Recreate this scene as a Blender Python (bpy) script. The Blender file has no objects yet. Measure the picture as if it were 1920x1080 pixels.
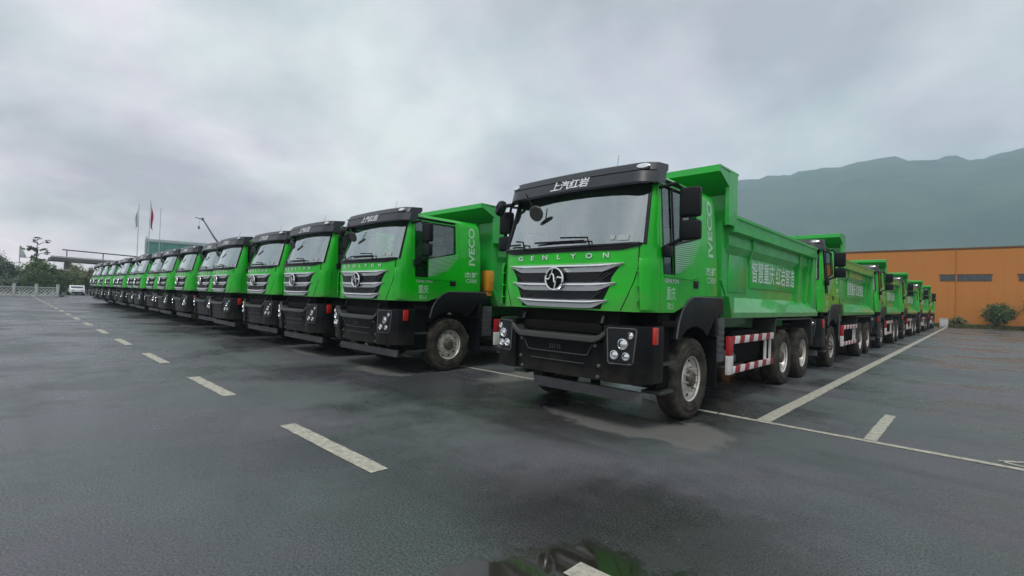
import bpy, bmesh, math, random
from mathutils import Vector, Matrix
random.seed(7)
R = math.radians
sc = bpy.context.scene
col = sc.collection

# ------------------------------------------------------------------ camera
cam_d = bpy.data.cameras.new('camera')
cam_d.sensor_fit = 'HORIZONTAL'
cam_d.sensor_width = 36.0
cam_d.lens = 911.33 / 1920 * 36.0
cam_d.clip_start = 0.05
cam_d.clip_end = 9000
cam = bpy.data.objects.new('camera', cam_d)
col.objects.link(cam)
cr = Vector((0.72306, 0.69008, 0.03123))
cu = Vector((-0.009095, -0.035694, 0.999321))
cb = Vector((0.690722, -0.722857, -0.019532))
mat = Matrix((cr, cu, cb)).transposed().to_4x4()
mat.translation = Vector((0, 0, 1.6))
cam.matrix_world = mat
sc.camera = cam

# ------------------------------------------------------------------ view / world / sun
sc.view_settings.view_transform = 'Standard'
sc.view_settings.look = 'None'
sc.view_settings.gamma = 1.0
sc.view_settings.exposure = 0.42
sc.view_settings.use_curve_mapping = False
sc.cycles.volume_bounces = 3          # the damp air scatters light more than once
SUN_EL, SUN_AZ = R(55), R(158)      # azimuth clockwise from +Y : behind the camera

world = bpy.data.worlds.new('World')
sc.world = world
world.use_nodes = True
nt = world.node_tree
nt.nodes.clear()
N = lambda t, **k: _node(nt, t, **k)
def _node(tree, t, **k):
    n = tree.nodes.new(t)
    for a, v in k.items():
        setattr(n, a, v)
    return n
w_out = N('ShaderNodeOutputWorld')
w_bg = N('ShaderNodeBackground')
w_bg.inputs['Strength'].default_value = 0.1
sky = N('ShaderNodeTexSky', sky_type='NISHITA', sun_disc=False)
sky.sun_elevation = SUN_EL
sky.sun_rotation = SUN_AZ
sky.air_density = 1.0
sky.dust_density = 4.0
tc = N('ShaderNodeTexCoord')
sep = N('ShaderNodeSeparateXYZ')
nt.links.new(tc.outputs['Generated'], sep.inputs[0])
zc = N('ShaderNodeMath', operation='MAXIMUM'); zc.inputs[1].default_value = 0.0
nt.links.new(sep.outputs['Z'], zc.inputs[0])
za = N('ShaderNodeMath', operation='ADD'); za.inputs[1].default_value = 0.42
nt.links.new(zc.outputs[0], za.inputs[0])
dx = N('ShaderNodeMath', operation='DIVIDE'); dy = N('ShaderNodeMath', operation='DIVIDE')
nt.links.new(sep.outputs['X'], dx.inputs[0]); nt.links.new(za.outputs[0], dx.inputs[1])
nt.links.new(sep.outputs['Y'], dy.inputs[0]); nt.links.new(za.outputs[0], dy.inputs[1])
cmb = N('ShaderNodeCombineXYZ')
nt.links.new(dx.outputs[0], cmb.inputs[0]); nt.links.new(dy.outputs[0], cmb.inputs[1])
cmb.inputs[2].default_value = 3.7
n1 = N('ShaderNodeTexNoise'); n1.inputs['Scale'].default_value = 1.7
n1.inputs['Detail'].default_value = 7; n1.inputs['Roughness'].default_value = 0.56
n1.inputs['Distortion'].default_value = 0.15
nt.links.new(cmb.outputs[0], n1.inputs['Vector'])
ramp = N('ShaderNodeValToRGB')
e = ramp.color_ramp.elements
e[0].position = 0.36; e[0].color = (3.95, 3.95, 4.25, 1)
e[1].position = 0.64; e[1].color = (7.9, 7.8, 7.7, 1)
m = ramp.color_ramp.elements.new(0.48); m.color = (5.6, 5.65, 5.8, 1)
nt.links.new(n1.outputs['Fac'], ramp.inputs[0])
mixw = N('ShaderNodeMixRGB'); mixw.inputs[0].default_value = 0.92
n2 = N('ShaderNodeTexNoise'); n2.inputs['Scale'].default_value = 3.1; n2.inputs['Detail'].default_value = 4
nt.links.new(cmb.outputs[0], n2.inputs['Vector'])
tint = N('ShaderNodeValToRGB')
tint.color_ramp.elements[0].position = 0.36; tint.color_ramp.elements[0].color = (1.04, 0.95, 1.03, 1)
tint.color_ramp.elements[1].position = 0.64; tint.color_ramp.elements[1].color = (0.96, 1.01, 0.985, 1)
nt.links.new(n2.outputs['Fac'], tint.inputs[0])
tm = N('ShaderNodeMixRGB', blend_type='MULTIPLY'); tm.inputs[0].default_value = 1.0
nt.links.new(ramp.outputs[0], tm.inputs[1]); nt.links.new(tint.outputs[0], tm.inputs[2])
nt.links.new(sky.outputs[0], mixw.inputs[1]); nt.links.new(tm.outputs[0], mixw.inputs[2])
nt.links.new(mixw.outputs[0], w_bg.inputs['Color'])
nt.links.new(w_bg.outputs[0], w_out.inputs['Surface'])

sun_d = bpy.data.lights.new('sun', 'SUN')
sun_d.energy = 1.5
sun_d.angle = R(15)
sun_d.color = (1.0, 0.97, 0.92)
sun = bpy.data.objects.new('sun', sun_d)
col.objects.link(sun)
to_sun = Vector((math.sin(SUN_AZ) * math.cos(SUN_EL), math.cos(SUN_AZ) * math.cos(SUN_EL), math.sin(SUN_EL)))
sun.rotation_euler = to_sun.to_track_quat('Z', 'Y').to_euler()
sun.location = (0, -20, 40)

# ------------------------------------------------------------------ materials
M = {}
def mk(name, color, rough=0.5, metal=0.0, spec=0.5, coat=0.0, noise=None, bump=None, world=False, dust=None):
    """noise=(scale, second_colour, amount)  bump=(scale, strength)"""
    m = bpy.data.materials.new(name)
    m.use_nodes = True
    t = m.node_tree
    b = t.nodes['Principled BSDF']
    b.inputs['Base Color'].default_value = (*color, 1)
    b.inputs['Roughness'].default_value = rough
    b.inputs['Metallic'].default_value = metal
    b.inputs['Specular IOR Level'].default_value = spec
    if coat:
        b.inputs['Coat Weight'].default_value = coat
        b.inputs['Coat Roughness'].default_value = 0.06
    tcn = t.nodes.new('ShaderNodeTexCoord')
    if noise:
        nn = t.nodes.new('ShaderNodeTexNoise')
        nn.inputs['Scale'].default_value = noise[0]
        nn.inputs['Detail'].default_value = 6
        nn.inputs['Roughness'].default_value = 0.65
        if world:
            gp = t.nodes.new('ShaderNodeNewGeometry')
            t.links.new(gp.outputs['Position'], nn.inputs['Vector'])
        else:
            t.links.new(tcn.outputs['Object'], nn.inputs['Vector'])
        rr = t.nodes.new('ShaderNodeValToRGB')
        rr.color_ramp.elements[0].position = 0.38
        rr.color_ramp.elements[1].position = 0.68
        rr.color_ramp.elements[0].color = (0, 0, 0, 1)
        rr.color_ramp.elements[1].color = (noise[2],) * 3 + (1,)
        t.links.new(nn.outputs['Fac'], rr.inputs[0])
        mx = t.nodes.new('ShaderNodeMixRGB')
        mx.inputs[1].default_value = (*color, 1)
        mx.inputs[2].default_value = (*noise[1], 1)
        t.links.new(rr.outputs[0], mx.inputs[0])
        last = mx.outputs[0]
        if dust:                      # road splash dried on the lower panels
            sz = t.nodes.new('ShaderNodeSeparateXYZ'); t.links.new(tcn.outputs['Object'], sz.inputs[0])
            dn = t.nodes.new('ShaderNodeTexNoise'); dn.inputs['Scale'].default_value = 4.5; dn.inputs['Detail'].default_value = 7; dn.inputs['Roughness'].default_value = 0.7
            gq = t.nodes.new('ShaderNodeNewGeometry'); t.links.new(gq.outputs['Position'], dn.inputs['Vector'])
            su = _node(t, 'ShaderNodeMath', operation='MULTIPLY_ADD'); su.inputs[1].default_value = 0.9; t.links.new(dn.outputs['Fac'], su.inputs[0])
            ng = _node(t, 'ShaderNodeMath', operation='MULTIPLY'); ng.inputs[1].default_value = -1.0; t.links.new(sz.outputs['Z'], ng.inputs[0]); t.links.new(ng.outputs[0], su.inputs[2])
            dr = _node(t, 'ShaderNodeMapRange', interpolation_type='SMOOTHSTEP')
            dr.inputs[1].default_value = -dust[1] + .45; dr.inputs[2].default_value = -dust[0] + .45; dr.inputs[4].default_value = dust[2]
            t.links.new(su.outputs[0], dr.inputs[0])
            dm = t.nodes.new('ShaderNodeMixRGB'); dm.inputs[2].default_value = (0.17, 0.155, 0.12, 1)
            t.links.new(dr.outputs[0], dm.inputs[0]); t.links.new(last, dm.inputs[1]); last = dm.outputs[0]
        t.links.new(last, b.inputs['Base Color'])
        mr = t.nodes.new('ShaderNodeMapRange')
        mr.inputs[3].default_value = rough
        mr.inputs[4].default_value = min(1, rough + 0.25)
        t.links.new(rr.outputs[0], mr.inputs[0])
        t.links.new(mr.outputs[0], b.inputs['Roughness'])
    if bump:
        bn = t.nodes.new('ShaderNodeTexNoise')
        bn.inputs['Scale'].default_value = bump[0]
        bn.inputs['Detail'].default_value = 4
        t.links.new(tcn.outputs['Object'], bn.inputs['Vector'])
        bb = t.nodes.new('ShaderNodeBump')
        bb.inputs['Strength'].default_value = bump[1]
        bb.inputs['Distance'].default_value = 0.02
        t.links.new(bn.outputs['Fac'], bb.inputs['Height'])
        t.links.new(bb.outputs[0], b.inputs['Normal'])
    M[name] = m
    return m

mk('green_paint', (0.0, 0.48, 0.002), 0.40, spec=0.25, coat=0.6, noise=(1.7, (0.010, 0.34, 0.018), 0.9), world=True, dust=(1.35, 1.75, 0.35))
mk('body_paint', (0.006, 0.45, 0.036), 0.40, spec=0.4, coat=0.55, noise=(1.9, (0.05, 0.33, 0.085), 0.8), world=True, dust=(1.35, 1.7, 0.4))
mk('black_plastic', (0.006, 0.007, 0.009), 0.42, spec=0.2, noise=(6, (0.015, 0.015, 0.015), 0.4))
mk('lamp_panel', (0.008, 0.009, 0.010), 0.25, spec=0.4)
mk('dark_concrete', (0.11, 0.11, 0.105), 0.85)
mk('visor_plastic', (0.028, 0.033, 0.038), 0.30, noise=(5, (0.05, 0.05, 0.055), 0.4))
mk('bumper_plastic', (0.003, 0.0035, 0.005), 0.34, spec=0.16, noise=(7, (0.012, 0.011, 0.010), 0.4), dust=(.4, 1.0, 0.16))
mk('grey_steel', (0.10, 0.105, 0.11), 0.5, metal=0.2, noise=(6, (0.07, 0.065, 0.06), 0.6))
mk('bar_plastic', (0.035, 0.04, 0.036), 0.45)
mk('chassis_steel', (0.004, 0.004, 0.004), 0.7, spec=0.15, noise=(8, (0.014, 0.011, 0.008), 0.5))
mk('chrome', (0.88, 0.90, 0.90), 0.24, metal=0.85)
mk('dark_grille', (0.004, 0.005, 0.006), 0.5, spec=0.2)
mk('mesh_grille', (0.018, 0.020, 0.022), 0.35)
mk('rubber', (0.022, 0.020, 0.018), 0.85, spec=0.2, noise=(5, (0.10, 0.086, 0.066), 0.85), bump=(60, 0.3))
mk('rim_steel', (0.70, 0.68, 0.62), 0.35, metal=0.3, noise=(9, (0.34, 0.28, 0.20), 0.5))
mk('hub_dark', (0.06, 0.052, 0.042), 0.5, noise=(12, (0.14, 0.12, 0.09), 0.6))
mk('hub_steel', (0.50, 0.47, 0.42), 0.42, metal=0.3, noise=(11, (0.07, 0.05, 0.035), 0.7))
mk('lamp_lens', (0.80, 0.82, 0.83), 0.08, metal=0.85)
mk('red_lens', (0.50, 0.02, 0.012), 0.2, coat=0.6)
mk('amber', (0.70, 0.30, 0.02), 0.4, noise=(8, (0.45, 0.18, 0.02), 0.6))
mk('white_paint', (0.72, 0.72, 0.69), 0.5, noise=(5, (0.45, 0.43, 0.40), 0.6))
mk('red_paint', (0.40, 0.012, 0.02), 0.45, noise=(5, (0.24, 0.02, 0.03), 0.5))
mk('lettering_white', (0.62, 0.76, 0.65), 0.45)
mk('sticker_grey', (0.34, 0.37, 0.36), 0.6)
mk('lettering_pale', (0.38, 0.66, 0.42), 0.45)
mk('lettering_silver', (0.80, 0.82, 0.82), 0.28, metal=0.6)
mk('decal_silver', (0.40, 0.55, 0.48), 0.35)
mk('seat_cover', (0.46, 0.42, 0.32), 0.35)
mk('interior', (0.055, 0.055, 0.058), 0.7)
mk('road_paint', (0.52, 0.50, 0.41), 0.55, noise=(14, (0.20, 0.195, 0.17), 0.8), bump=(70, 0.4))
mk('orange_wall', (0.50, 0.19, 0.042), 0.75, spec=0.3, noise=(0.35, (0.45, 0.175, 0.036), 0.6))
mk('wall_trim', (0.12, 0.05, 0.02), 0.6)
mk('window_dark', (0.05, 0.055, 0.06), 0.15)
mk('window_frame', (0.11, 0.10, 0.10), 0.5)
mk('concrete_white', (0.50, 0.51, 0.49), 0.8, noise=(3, (0.34, 0.35, 0.33), 0.6))
mk('concrete', (0.26, 0.26, 0.25), 0.85, noise=(0.8, (0.17, 0.17, 0.16), 0.7))
mk('net_green', (0.07, 0.24, 0.19), 0.8, noise=(0.6, (0.10, 0.30, 0.25), 0.7))
mk('net_pale', (0.36, 0.44, 0.43), 0.8)
mk('pole_metal', (0.45, 0.46, 0.47), 0.35, metal=0.4)
mk('flag_red', (0.42, 0.02, 0.05), 0.7)
mk('flag_white', (0.52, 0.55, 0.54), 0.7)
mk('crane_paint', (0.10, 0.12, 0.15), 0.5)
mk('car_white', (0.72, 0.73, 0.73), 0.3, coat=0.6)
mk('bark', (0.07, 0.05, 0.035), 0.9, bump=(14, 0.6))
mk('grass', (0.075, 0.095, 0.025), 0.9, noise=(3, (0.13, 0.11, 0.04), 0.8))
mk('hill_forest', (0.016, 0.040, 0.030), 0.95, spec=0.1, noise=(0.012, (0.050, 0.085, 0.050), 0.9), bump=(0.05, 1.0))

def leaf_mat(name, c1, c2):
    m = mk(name, c1, 0.6, noise=(1.1, c2, 1.0))
    return m
leaf_mat('leaf_dark', (0.055, 0.10, 0.032), (0.11, 0.16, 0.05))
leaf_mat('leaf_mid', (0.11, 0.16, 0.045), (0.17, 0.21, 0.08))
leaf_mat('leaf_olive', (0.15, 0.15, 0.06), (0.20, 0.19, 0.09))
leaf_mat('leaf_grey', (0.13, 0.17, 0.12), (0.20, 0.24, 0.17))

def glass_mat(name, tint, refl, rough=0.03):
    m = bpy.data.materials.new(name); m.use_nodes = True
    t = m.node_tree; t.nodes.clear()
    o = t.nodes.new('ShaderNodeOutputMaterial')
    tr = t.nodes.new('ShaderNodeBsdfTransparent'); tr.inputs[0].default_value = (*tint, 1)
    gl = t.nodes.new('ShaderNodeBsdfGlossy'); gl.inputs['Roughness'].default_value = rough
    gl.inputs['Color'].default_value = (0.86, 0.95, 0.95, 1)
    fr = t.nodes.new('ShaderNodeFresnel'); fr.inputs[0].default_value = 1.5
    ad = t.nodes.new('ShaderNodeMath'); ad.operation = 'ADD'; ad.inputs[1].default_value = refl
    ad.use_clamp = True
    mx = t.nodes.new('ShaderNodeMixShader')
    t.links.new(fr.outputs[0], ad.inputs[0]); t.links.new(ad.outputs[0], mx.inputs[0])
    t.links.new(tr.outputs[0], mx.inputs[1]); t.links.new(gl.outputs[0], mx.inputs[2])
    t.links.new(mx.outputs[0], o.inputs[0])
    M[name] = m
glass_mat('windshield_glass', (0.80, 0.88, 0.86), 0.40, 0.06)
glass_mat('door_glass', (0.60, 0.66, 0.64), 0.10)
glass_mat('dark_glass', (0.06, 0.07, 0.07), 0.03)

def asphalt():
    """rain-soaked asphalt: dark, patchy gloss, a puddle near the camera and paler dry patches that the trucks kept from the rain"""
    m = bpy.data.materials.new('wet_asphalt'); m.use_nodes = True
    t = m.node_tree; b = t.nodes['Principled BSDF']; L = t.links.new
    def nd(ty, **k): return _node(t, ty, **k)
    tcn = nd('ShaderNodeTexCoord')
    P = tcn.outputs['Object']
    def noise(scale, det=5, rough=0.6):
        n = nd('ShaderNodeTexNoise'); n.inputs['Scale'].default_value = scale
        n.inputs['Detail'].default_value = det; n.inputs['Roughness'].default_value = rough
        L(P, n.inputs['Vector']); return n.outputs['Fac']
    def rng(v, a, b2, c, d):
        r = nd('ShaderNodeMapRange'); r.interpolation_type = 'SMOOTHSTEP'
        for i, q in enumerate((a, b2, c, d)): r.inputs[i + 1].default_value = q
        L(v, r.inputs[0]); return r.outputs[0]
    def mth(op, a, c):
        n = nd('ShaderNodeMath', operation=op)
        for i, q in enumerate((a, c)):
            if isinstance(q, (int, float)): n.inputs[i].default_value = q
            else: L(q, n.inputs[i])
        return n.outputs[0]
    edge = noise(3.1, 8, 0.68)
    soft_edge = noise(1.9, 3, 0.5)
    def blob(cx, cy, rx, ry, rot, wob=1.1, soft=0.06, edge=edge):
        mp = nd('ShaderNodeMapping', vector_type='TEXTURE')
        mp.inputs['Location'].default_value = (cx, cy, 0)
        mp.inputs['Rotation'].default_value = (0, 0, rot)
        mp.inputs['Scale'].default_value = (rx, ry, 1)
        L(P, mp.inputs[0])
        ln = nd('ShaderNodeVectorMath', operation='LENGTH'); L(mp.outputs[0], ln.inputs[0])
        d = mth('ADD', ln.outputs['Value'], mth('MULTIPLY', mth('SUBTRACT', edge, 0.5), wob))
        return rng(d, 1.0 - soft, 1.0 + soft, 1.0, 0.0)
    def union(lst):
        v = lst[0]
        for q in lst[1:]: v = mth('MAXIMUM', v, q)
        return v
    dry = union([blob(-3.40, 5.65, 1.05, 0.50, -0.06, 1.5, 0.2), blob(-2.45, 5.80, 0.40, 0.65, 0.3, 1.5, 0.2),
                 blob(-8.9, 5.5, 0.8, 0.35, 0.0, 1.5, 0.2), blob(-12.6, 5.6, 1.0, 0.28, 0.0, 1.5, 0.2),
                 blob(-6.7, 9.4, 0.55, 3.0, 0.0, 0.8, 0.2)])
    puddle = union([blob(-1.45, 2.15, 0.78, 0.62, 0.25, 1.5, 0.16), blob(-1.0, 1.75, 0.8, 0.5, 0.0, 1.3, 0.16)])
    wet_shaded = union([blob(-1.75, 3.1, 1.25, 0.85, 0.15, 0.9, 0.45), blob(-4.2, 6.6, 2.0, 2.2, 0, 0.6, 0.3)])  # wet gloss, with the truck's dark reflection and the shade beneath it painted in
    film = rng(noise(0.33, 6, 0.66), 0.38, 0.62, 0.0, 1.0)
    c0 = nd('ShaderNodeMixRGB'); c0.inputs[1].default_value = (0.056, 0.062, 0.064, 1); c0.inputs[2].default_value = (0.118, 0.127, 0.130, 1)
    L(noise(0.5, 7, 0.7), c0.inputs[0])
    c1 = nd('ShaderNodeMixRGB', blend_type='MULTIPLY'); c1.inputs[0].default_value = 0.85
    hue = nd('ShaderNodeMixRGB'); hue.inputs[1].default_value = (1.07, 0.98, 1.05, 1); hue.inputs[2].default_value = (0.94, 1.03, 0.98, 1)
    L(rng(noise(0.42, 3), 0.40, 0.60, 0.0, 1.0), hue.inputs[0])
    dk = nd('ShaderNodeMixRGB'); dk.inputs[1].default_value = (1.15, 1.15, 1.15, 1); dk.inputs[2].default_value = (0.72, 0.73, 0.74, 1)
    L(film, dk.inputs[0])
    hm = nd('ShaderNodeMixRGB', blend_type='MULTIPLY'); hm.inputs[0].default_value = 1; L(hue.outputs[0], hm.inputs[1]); L(dk.outputs[0], hm.inputs[2])
    cm = nd('ShaderNodeMixRGB', blend_type='MULTIPLY'); cm.inputs[0].default_value = 1; L(c0.outputs[0], cm.inputs[1]); L(hm.outputs[0], cm.inputs[2])
    L(cm.outputs[0], c1.inputs[1])
    L(rng(noise(60, 5, 0.8), 0.36, 0.64, 0.25, 1.75), c1.inputs[2])
    c2 = nd('ShaderNodeMixRGB'); c2.inputs[2].default_value = (0.135, 0.135, 0.125, 1)
    vo = nd('ShaderNodeTexVoronoi', feature='DISTANCE_TO_EDGE'); vo.inputs['Scale'].default_value = 0.16
    wv = nd('ShaderNodeVectorMath', operation='ADD'); nz = nd('ShaderNodeTexNoise'); nz.inputs['Scale'].default_value = 0.9; nz.inputs['Detail'].default_value = 6
    L(P, nz.inputs['Vector']); L(P, wv.inputs[0]); L(nz.outputs['Color'], wv.inputs[1]); L(wv.outputs[0], vo.inputs['Vector'])
    crack = mth('MULTIPLY', rng(vo.outputs['Distance'], 0.0008, 0.0035, 1.0, 0.0), rng(noise(0.21, 3), 0.54, 0.66, 0.0, 0.4))
    st_map = nd('ShaderNodeMapping'); st_map.inputs['Scale'].default_value = (0.10, 1.5, 1); L(P, st_map.inputs[0])
    st = nd('ShaderNodeTexNoise'); st.inputs['Scale'].default_value = 1.0; st.inputs['Detail'].default_value = 4; L(st_map.outputs[0], st.inputs['Vector'])
    streak = rng(st.outputs['Fac'], 0.55, 0.70, 0.0, 0.35)
    ck = nd('ShaderNodeMixRGB'); ck.inputs[2].default_value = (0.022, 0.022, 0.022, 1)
    L(mth('MAXIMUM', crack, streak), ck.inputs[0]); L(c1.outputs[0], ck.inputs[1])
    L(dry, c2.inputs[0]); L(ck.outputs[0], c2.inputs[1])
    c3 = nd('ShaderNodeMixRGB'); c3.inputs[2].default_value = (0.036, 0.034, 0.027, 1)
    L(puddle, c3.inputs[0]); L(c2.outputs[0], c3.inputs[1])
    c4 = nd('ShaderNodeMixRGB', blend_type='MULTIPLY'); c4.inputs[2].default_value = (0.5, 0.5, 0.46, 1)  # darkens the base colour for the reflected truck and its underside shade
    L(mth('MULTIPLY', wet_shaded, mth('SUBTRACT', 1.0, dry)), c4.inputs[0]); L(c3.outputs[0], c4.inputs[1])
    L(c4.outputs[0], b.inputs['Base Color'])
    ro = rng(film, 0, 1, 0.54, 0.23)
    ro = mth('SUBTRACT', ro, mth('MULTIPLY', wet_shaded, 0.14))
    ro = mth('ADD', ro, mth('MULTIPLY', dry, 0.35))
    ro = mth('ADD', mth('MULTIPLY', ro, mth('SUBTRACT', 1.0, puddle)), mth('MULTIPLY', puddle, 0.05))
    L(ro, b.inputs['Roughness'])
    bp = nd('ShaderNodeBump'); bp.inputs['Distance'].default_value = 0.012
    hh = mth('ADD', mth('MULTIPLY', noise(120, 3, 0.7), 0.7), mth('MULTIPLY', noise(28, 3, 0.6), 0.3))
    L(hh, bp.inputs['Height'])
    L(mth('MULTIPLY', mth('SUBTRACT', 1.0, puddle), mth('SUBTRACT', 0.62, mth('MULTIPLY', film, 0.3))), bp.inputs['Strength'])
    L(bp.outputs[0], b.inputs['Normal'])
    M['wet_asphalt'] = m
asphalt()

def stripe_mat():
    m = bpy.data.materials.new('hazard_stripe'); m.use_nodes = True
    t = m.node_tree; b = t.nodes['Principled BSDF']; L = t.links.new
    tcn = t.nodes.new('ShaderNodeTexCoord'); s = t.nodes.new('ShaderNodeSeparateXYZ')
    L(tcn.outputs['Object'], s.inputs[0])
    a = _node(t, 'ShaderNodeMath', operation='MULTIPLY_ADD'); a.inputs[1].default_value = 1.0
    L(s.outputs['Y'], a.inputs[0])
    z = _node(t, 'ShaderNodeMath', operation='MULTIPLY'); z.inputs[1].default_value = -0.4
    L(s.outputs['Z'], z.inputs[0]); L(z.outputs[0], a.inputs[2])
    f = _node(t, 'ShaderNodeMath', operation='MODULO'); f.inputs[1].default_value = 0.46
    L(a.outputs[0], f.inputs[0])
    g = _node(t, 'ShaderNodeMath', operation='GREATER_THAN'); g.inputs[1].default_value = 0.23
    L(f.outputs[0], g.inputs[0])
    mx = t.nodes.new('ShaderNodeMixRGB')
    mx.inputs[1].default_value = (0.30, 0.012, 0.02, 1); mx.inputs[2].default_value = (0.70, 0.66, 0.64, 1)
    L(g.outputs[0], mx.inputs[0]); L(mx.outputs[0], b.inputs['Base Color'])
    b.inputs['Roughness'].default_value = 0.45
    M['hazard_stripe'] = m
stripe_mat()

# ------------------------------------------------------------------ mesh helpers
class MB:
    def __init__(s):
        s.bm = bmesh.new()
    def box(s, x0, x1, y0, y1, z0, z1, bev=0.0, seg=2):
        b = s.bm
        v = [b.verts.new((x, y, z)) for z in (z0, z1) for x, y in ((x0, y0), (x1, y0), (x1, y1), (x0, y1))]
        fs = [(3, 2, 1, 0), (4, 5, 6, 7), (0, 1, 5, 4), (1, 2, 6, 5), (2, 3, 7, 6), (3, 0, 4, 7)]
        f = [b.faces.new([v[i] for i in q]) for q in fs]
        if bev > 0:
            ed = list({e for q in f for e in q.edges})
            bmesh.ops.bevel(b, geom=ed, offset=bev, segments=seg, affect='EDGES', profile=0.5)
        return s
    def prism(s, poly, axis, a0, a1, bev=0.0, seg=2):
        """poly: list of 2D points; axis 'x' -> (y,z), 'y' -> (x,z), 'z' -> (x,y)"""
        b = s.bm
        def P(p, a):
            return {'x': (a, p[0], p[1]), 'y': (p[0], a, p[1]), 'z': (p[0], p[1], a)}[axis]
        A = [b.verts.new(P(p, a0)) for p in poly]
        B = [b.verts.new(P(p, a1)) for p in poly]
        n = len(poly)
        fs = [b.faces.new(A[::-1]), b.faces.new(B)]
        for i in range(n):
            fs.append(b.faces.new((A[i], A[(i + 1) % n], B[(i + 1) % n], B[i])))
        bmesh.ops.recalc_face_normals(b, faces=fs)
        if bev > 0:
            ed = list({e for q in fs for e in q.edges})
            bmesh.ops.bevel(b, geom=ed, offset=bev, segments=seg, affect='EDGES', profile=0.5)
        return s
    def tube(s, pts, r, n=8, cap=True, r1=None):
        b = s.bm
        pts = [Vector(p) for p in pts]
        rings = []
        for i, p in enumerate(pts):
            d = (pts[min(i + 1, len(pts) - 1)] - pts[max(i - 1, 0)]).normalized()
            up = Vector((0, 0, 1)) if abs(d.z) < 0.9 else Vector((1, 0, 0))
            u = d.cross(up).normalized(); w = u.cross(d)
            rr = r if r1 is None else r + (r1 - r) * i / (len(pts) - 1)
            rings.append([b.verts.new(p + u * (rr * math.cos(2 * math.pi * k / n)) + w * (rr * math.sin(2 * math.pi * k / n))) for k in range(n)])
        for a, c in zip(rings, rings[1:]):
            for k in range(n):
                b.faces.new((a[k], a[(k + 1) % n], c[(k + 1) % n], c[k]))
        if cap:
            b.faces.new(rings[0][::-1]); b.faces.new(rings[-1])
        return s
    def lathe(s, prof, n=32, axis='x', c=(0, 0, 0), mod=None, close=False):
        """prof: (a, r) pairs along axis"""
        b = s.bm
        rings = []
        for k in range(n):
            th = 2 * math.pi * k / n
            ring = []
            for i, (a, r) in enumerate(prof):
                if mod: r = mod(i, k, r)
                u, w = r * math.cos(th), r * math.sin(th)
                p = {'x': (a, u, w), 'y': (u, a, w), 'z': (u, w, a)}[axis]
                ring.append(b.verts.new((p[0] + c[0], p[1] + c[1], p[2] + c[2])))
            rings.append(ring)
        m = len(prof)
        fs = []
        for k in range(n):
            A, B = rings[k], rings[(k + 1) % n]
            for i in range(m if close else m - 1):
                j = (i + 1) % m
                fs.append(b.faces.new((A[i], A[j], B[j], B[i])))
        bmesh.ops.recalc_face_normals(b, faces=fs)
        return s
    def disc(s, c, r, axis='y', n=20, depth=0.02, dome=0.0):
        """a button with a rounded face; faces -axis for y, +axis for x"""
        sg = -1 if axis == 'y' else 1
        prof = [(0, r), (sg * depth, r), (sg * (depth + dome * 0.6), r * 0.75), (sg * (depth + dome), r * 0.35), (sg * (depth + dome), 0.0005)]
        return s.lathe(prof, n, axis, c)
    def grid(s, fn, nu, nv):
        b = s.bm
        V = [[b.verts.new(fn(i / nu, j / nv)) for j in range(nv + 1)] for i in range(nu + 1)]
        for i in range(nu):
            for j in range(nv):
                b.faces.new((V[i][j], V[i + 1][j], V[i + 1][j + 1], V[i][j + 1]))
        return s
    def solid(s, th):
        bmesh.ops.recalc_face_normals(s.bm, faces=s.bm.faces[:])
        b = s.bm
        b.normal_update()
        old = b.verts[:]; faces = b.faces[:]
        rim = [e for e in b.edges if len(e.link_faces) == 1]
        inn = {v: b.verts.new(v.co - v.normal * th) for v in old}
        walls = []
        for e in rim:
            l = e.link_loops[0]
            a, c = l.vert, l.link_loop_next.vert
            walls.append((c, a, inn[a], inn[c]))
        for f in faces: b.faces.new([inn[v] for v in reversed(f.verts)])
        for w in walls: b.faces.new(w)
        return s
    def build(s, name, matn, parent=None, angle=35):
        me = bpy.data.meshes.new(name)
        s.bm.normal_update()
        s.bm.to_mesh(me); s.bm.free()
        return link(name, me, matn, parent, angle)

def link(name, me, matn, parent=None, angle=35):
    me.materials.clear(); me.materials.append(M[matn])
    if angle and len(me.polygons):
        me.polygons.foreach_set('use_smooth', [True] * len(me.polygons))
        me.set_sharp_from_angle(angle=R(angle))
    o = bpy.data.objects.new(name, me)
    col.objects.link(o)
    if parent: o.parent = parent
    return o
def tag(o, label=None, cat=None, group=None, kind=None):
    for k, v in (('label', label), ('category', cat), ('group', group), ('kind', kind)):
        if v: o[k] = v
    return o
def empty(name, loc=(0, 0, 0), rz=0):
    o = bpy.data.objects.new(name, None)
    o.empty_display_size = 0.3
    o.location = loc; o.rotation_euler = (0, 0, rz)
    col.objects.link(o)
    return o
def copy_tree(o, parent=None, skip=()):
    c = o.copy(); col.objects.link(c); c.parent = parent
    for ch in o.children:
        if ch.get('near_only') and 'near_only' in skip: continue
        copy_tree(ch, c, skip)
    return c
def lerp_tab(tab, x):
    if x <= tab[0][0]: return tab[0][1]
    for (a, u), (b, v) in zip(tab, tab[1:]):
        if x <= b: return u + (v - u) * (x - a) / (b - a)
    return tab[-1][1]
def text_raw(body, size, ext=0.0, bold=0.0, shear=0.0):
    c = bpy.data.curves.new('txt', 'FONT')
    c.body = body; c.size = size; c.extrude = ext; c.offset = bold; c.shear = shear
    c.align_x = 'CENTER'; c.align_y = 'CENTER'
    c.resolution_u = 3
    o = bpy.data.objects.new('txt', c); col.objects.link(o)
    bpy.context.view_layer.update()
    me = bpy.data.meshes.new_from_object(o)
    bpy.data.objects.remove(o); bpy.data.curves.remove(c)
    return me
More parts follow.
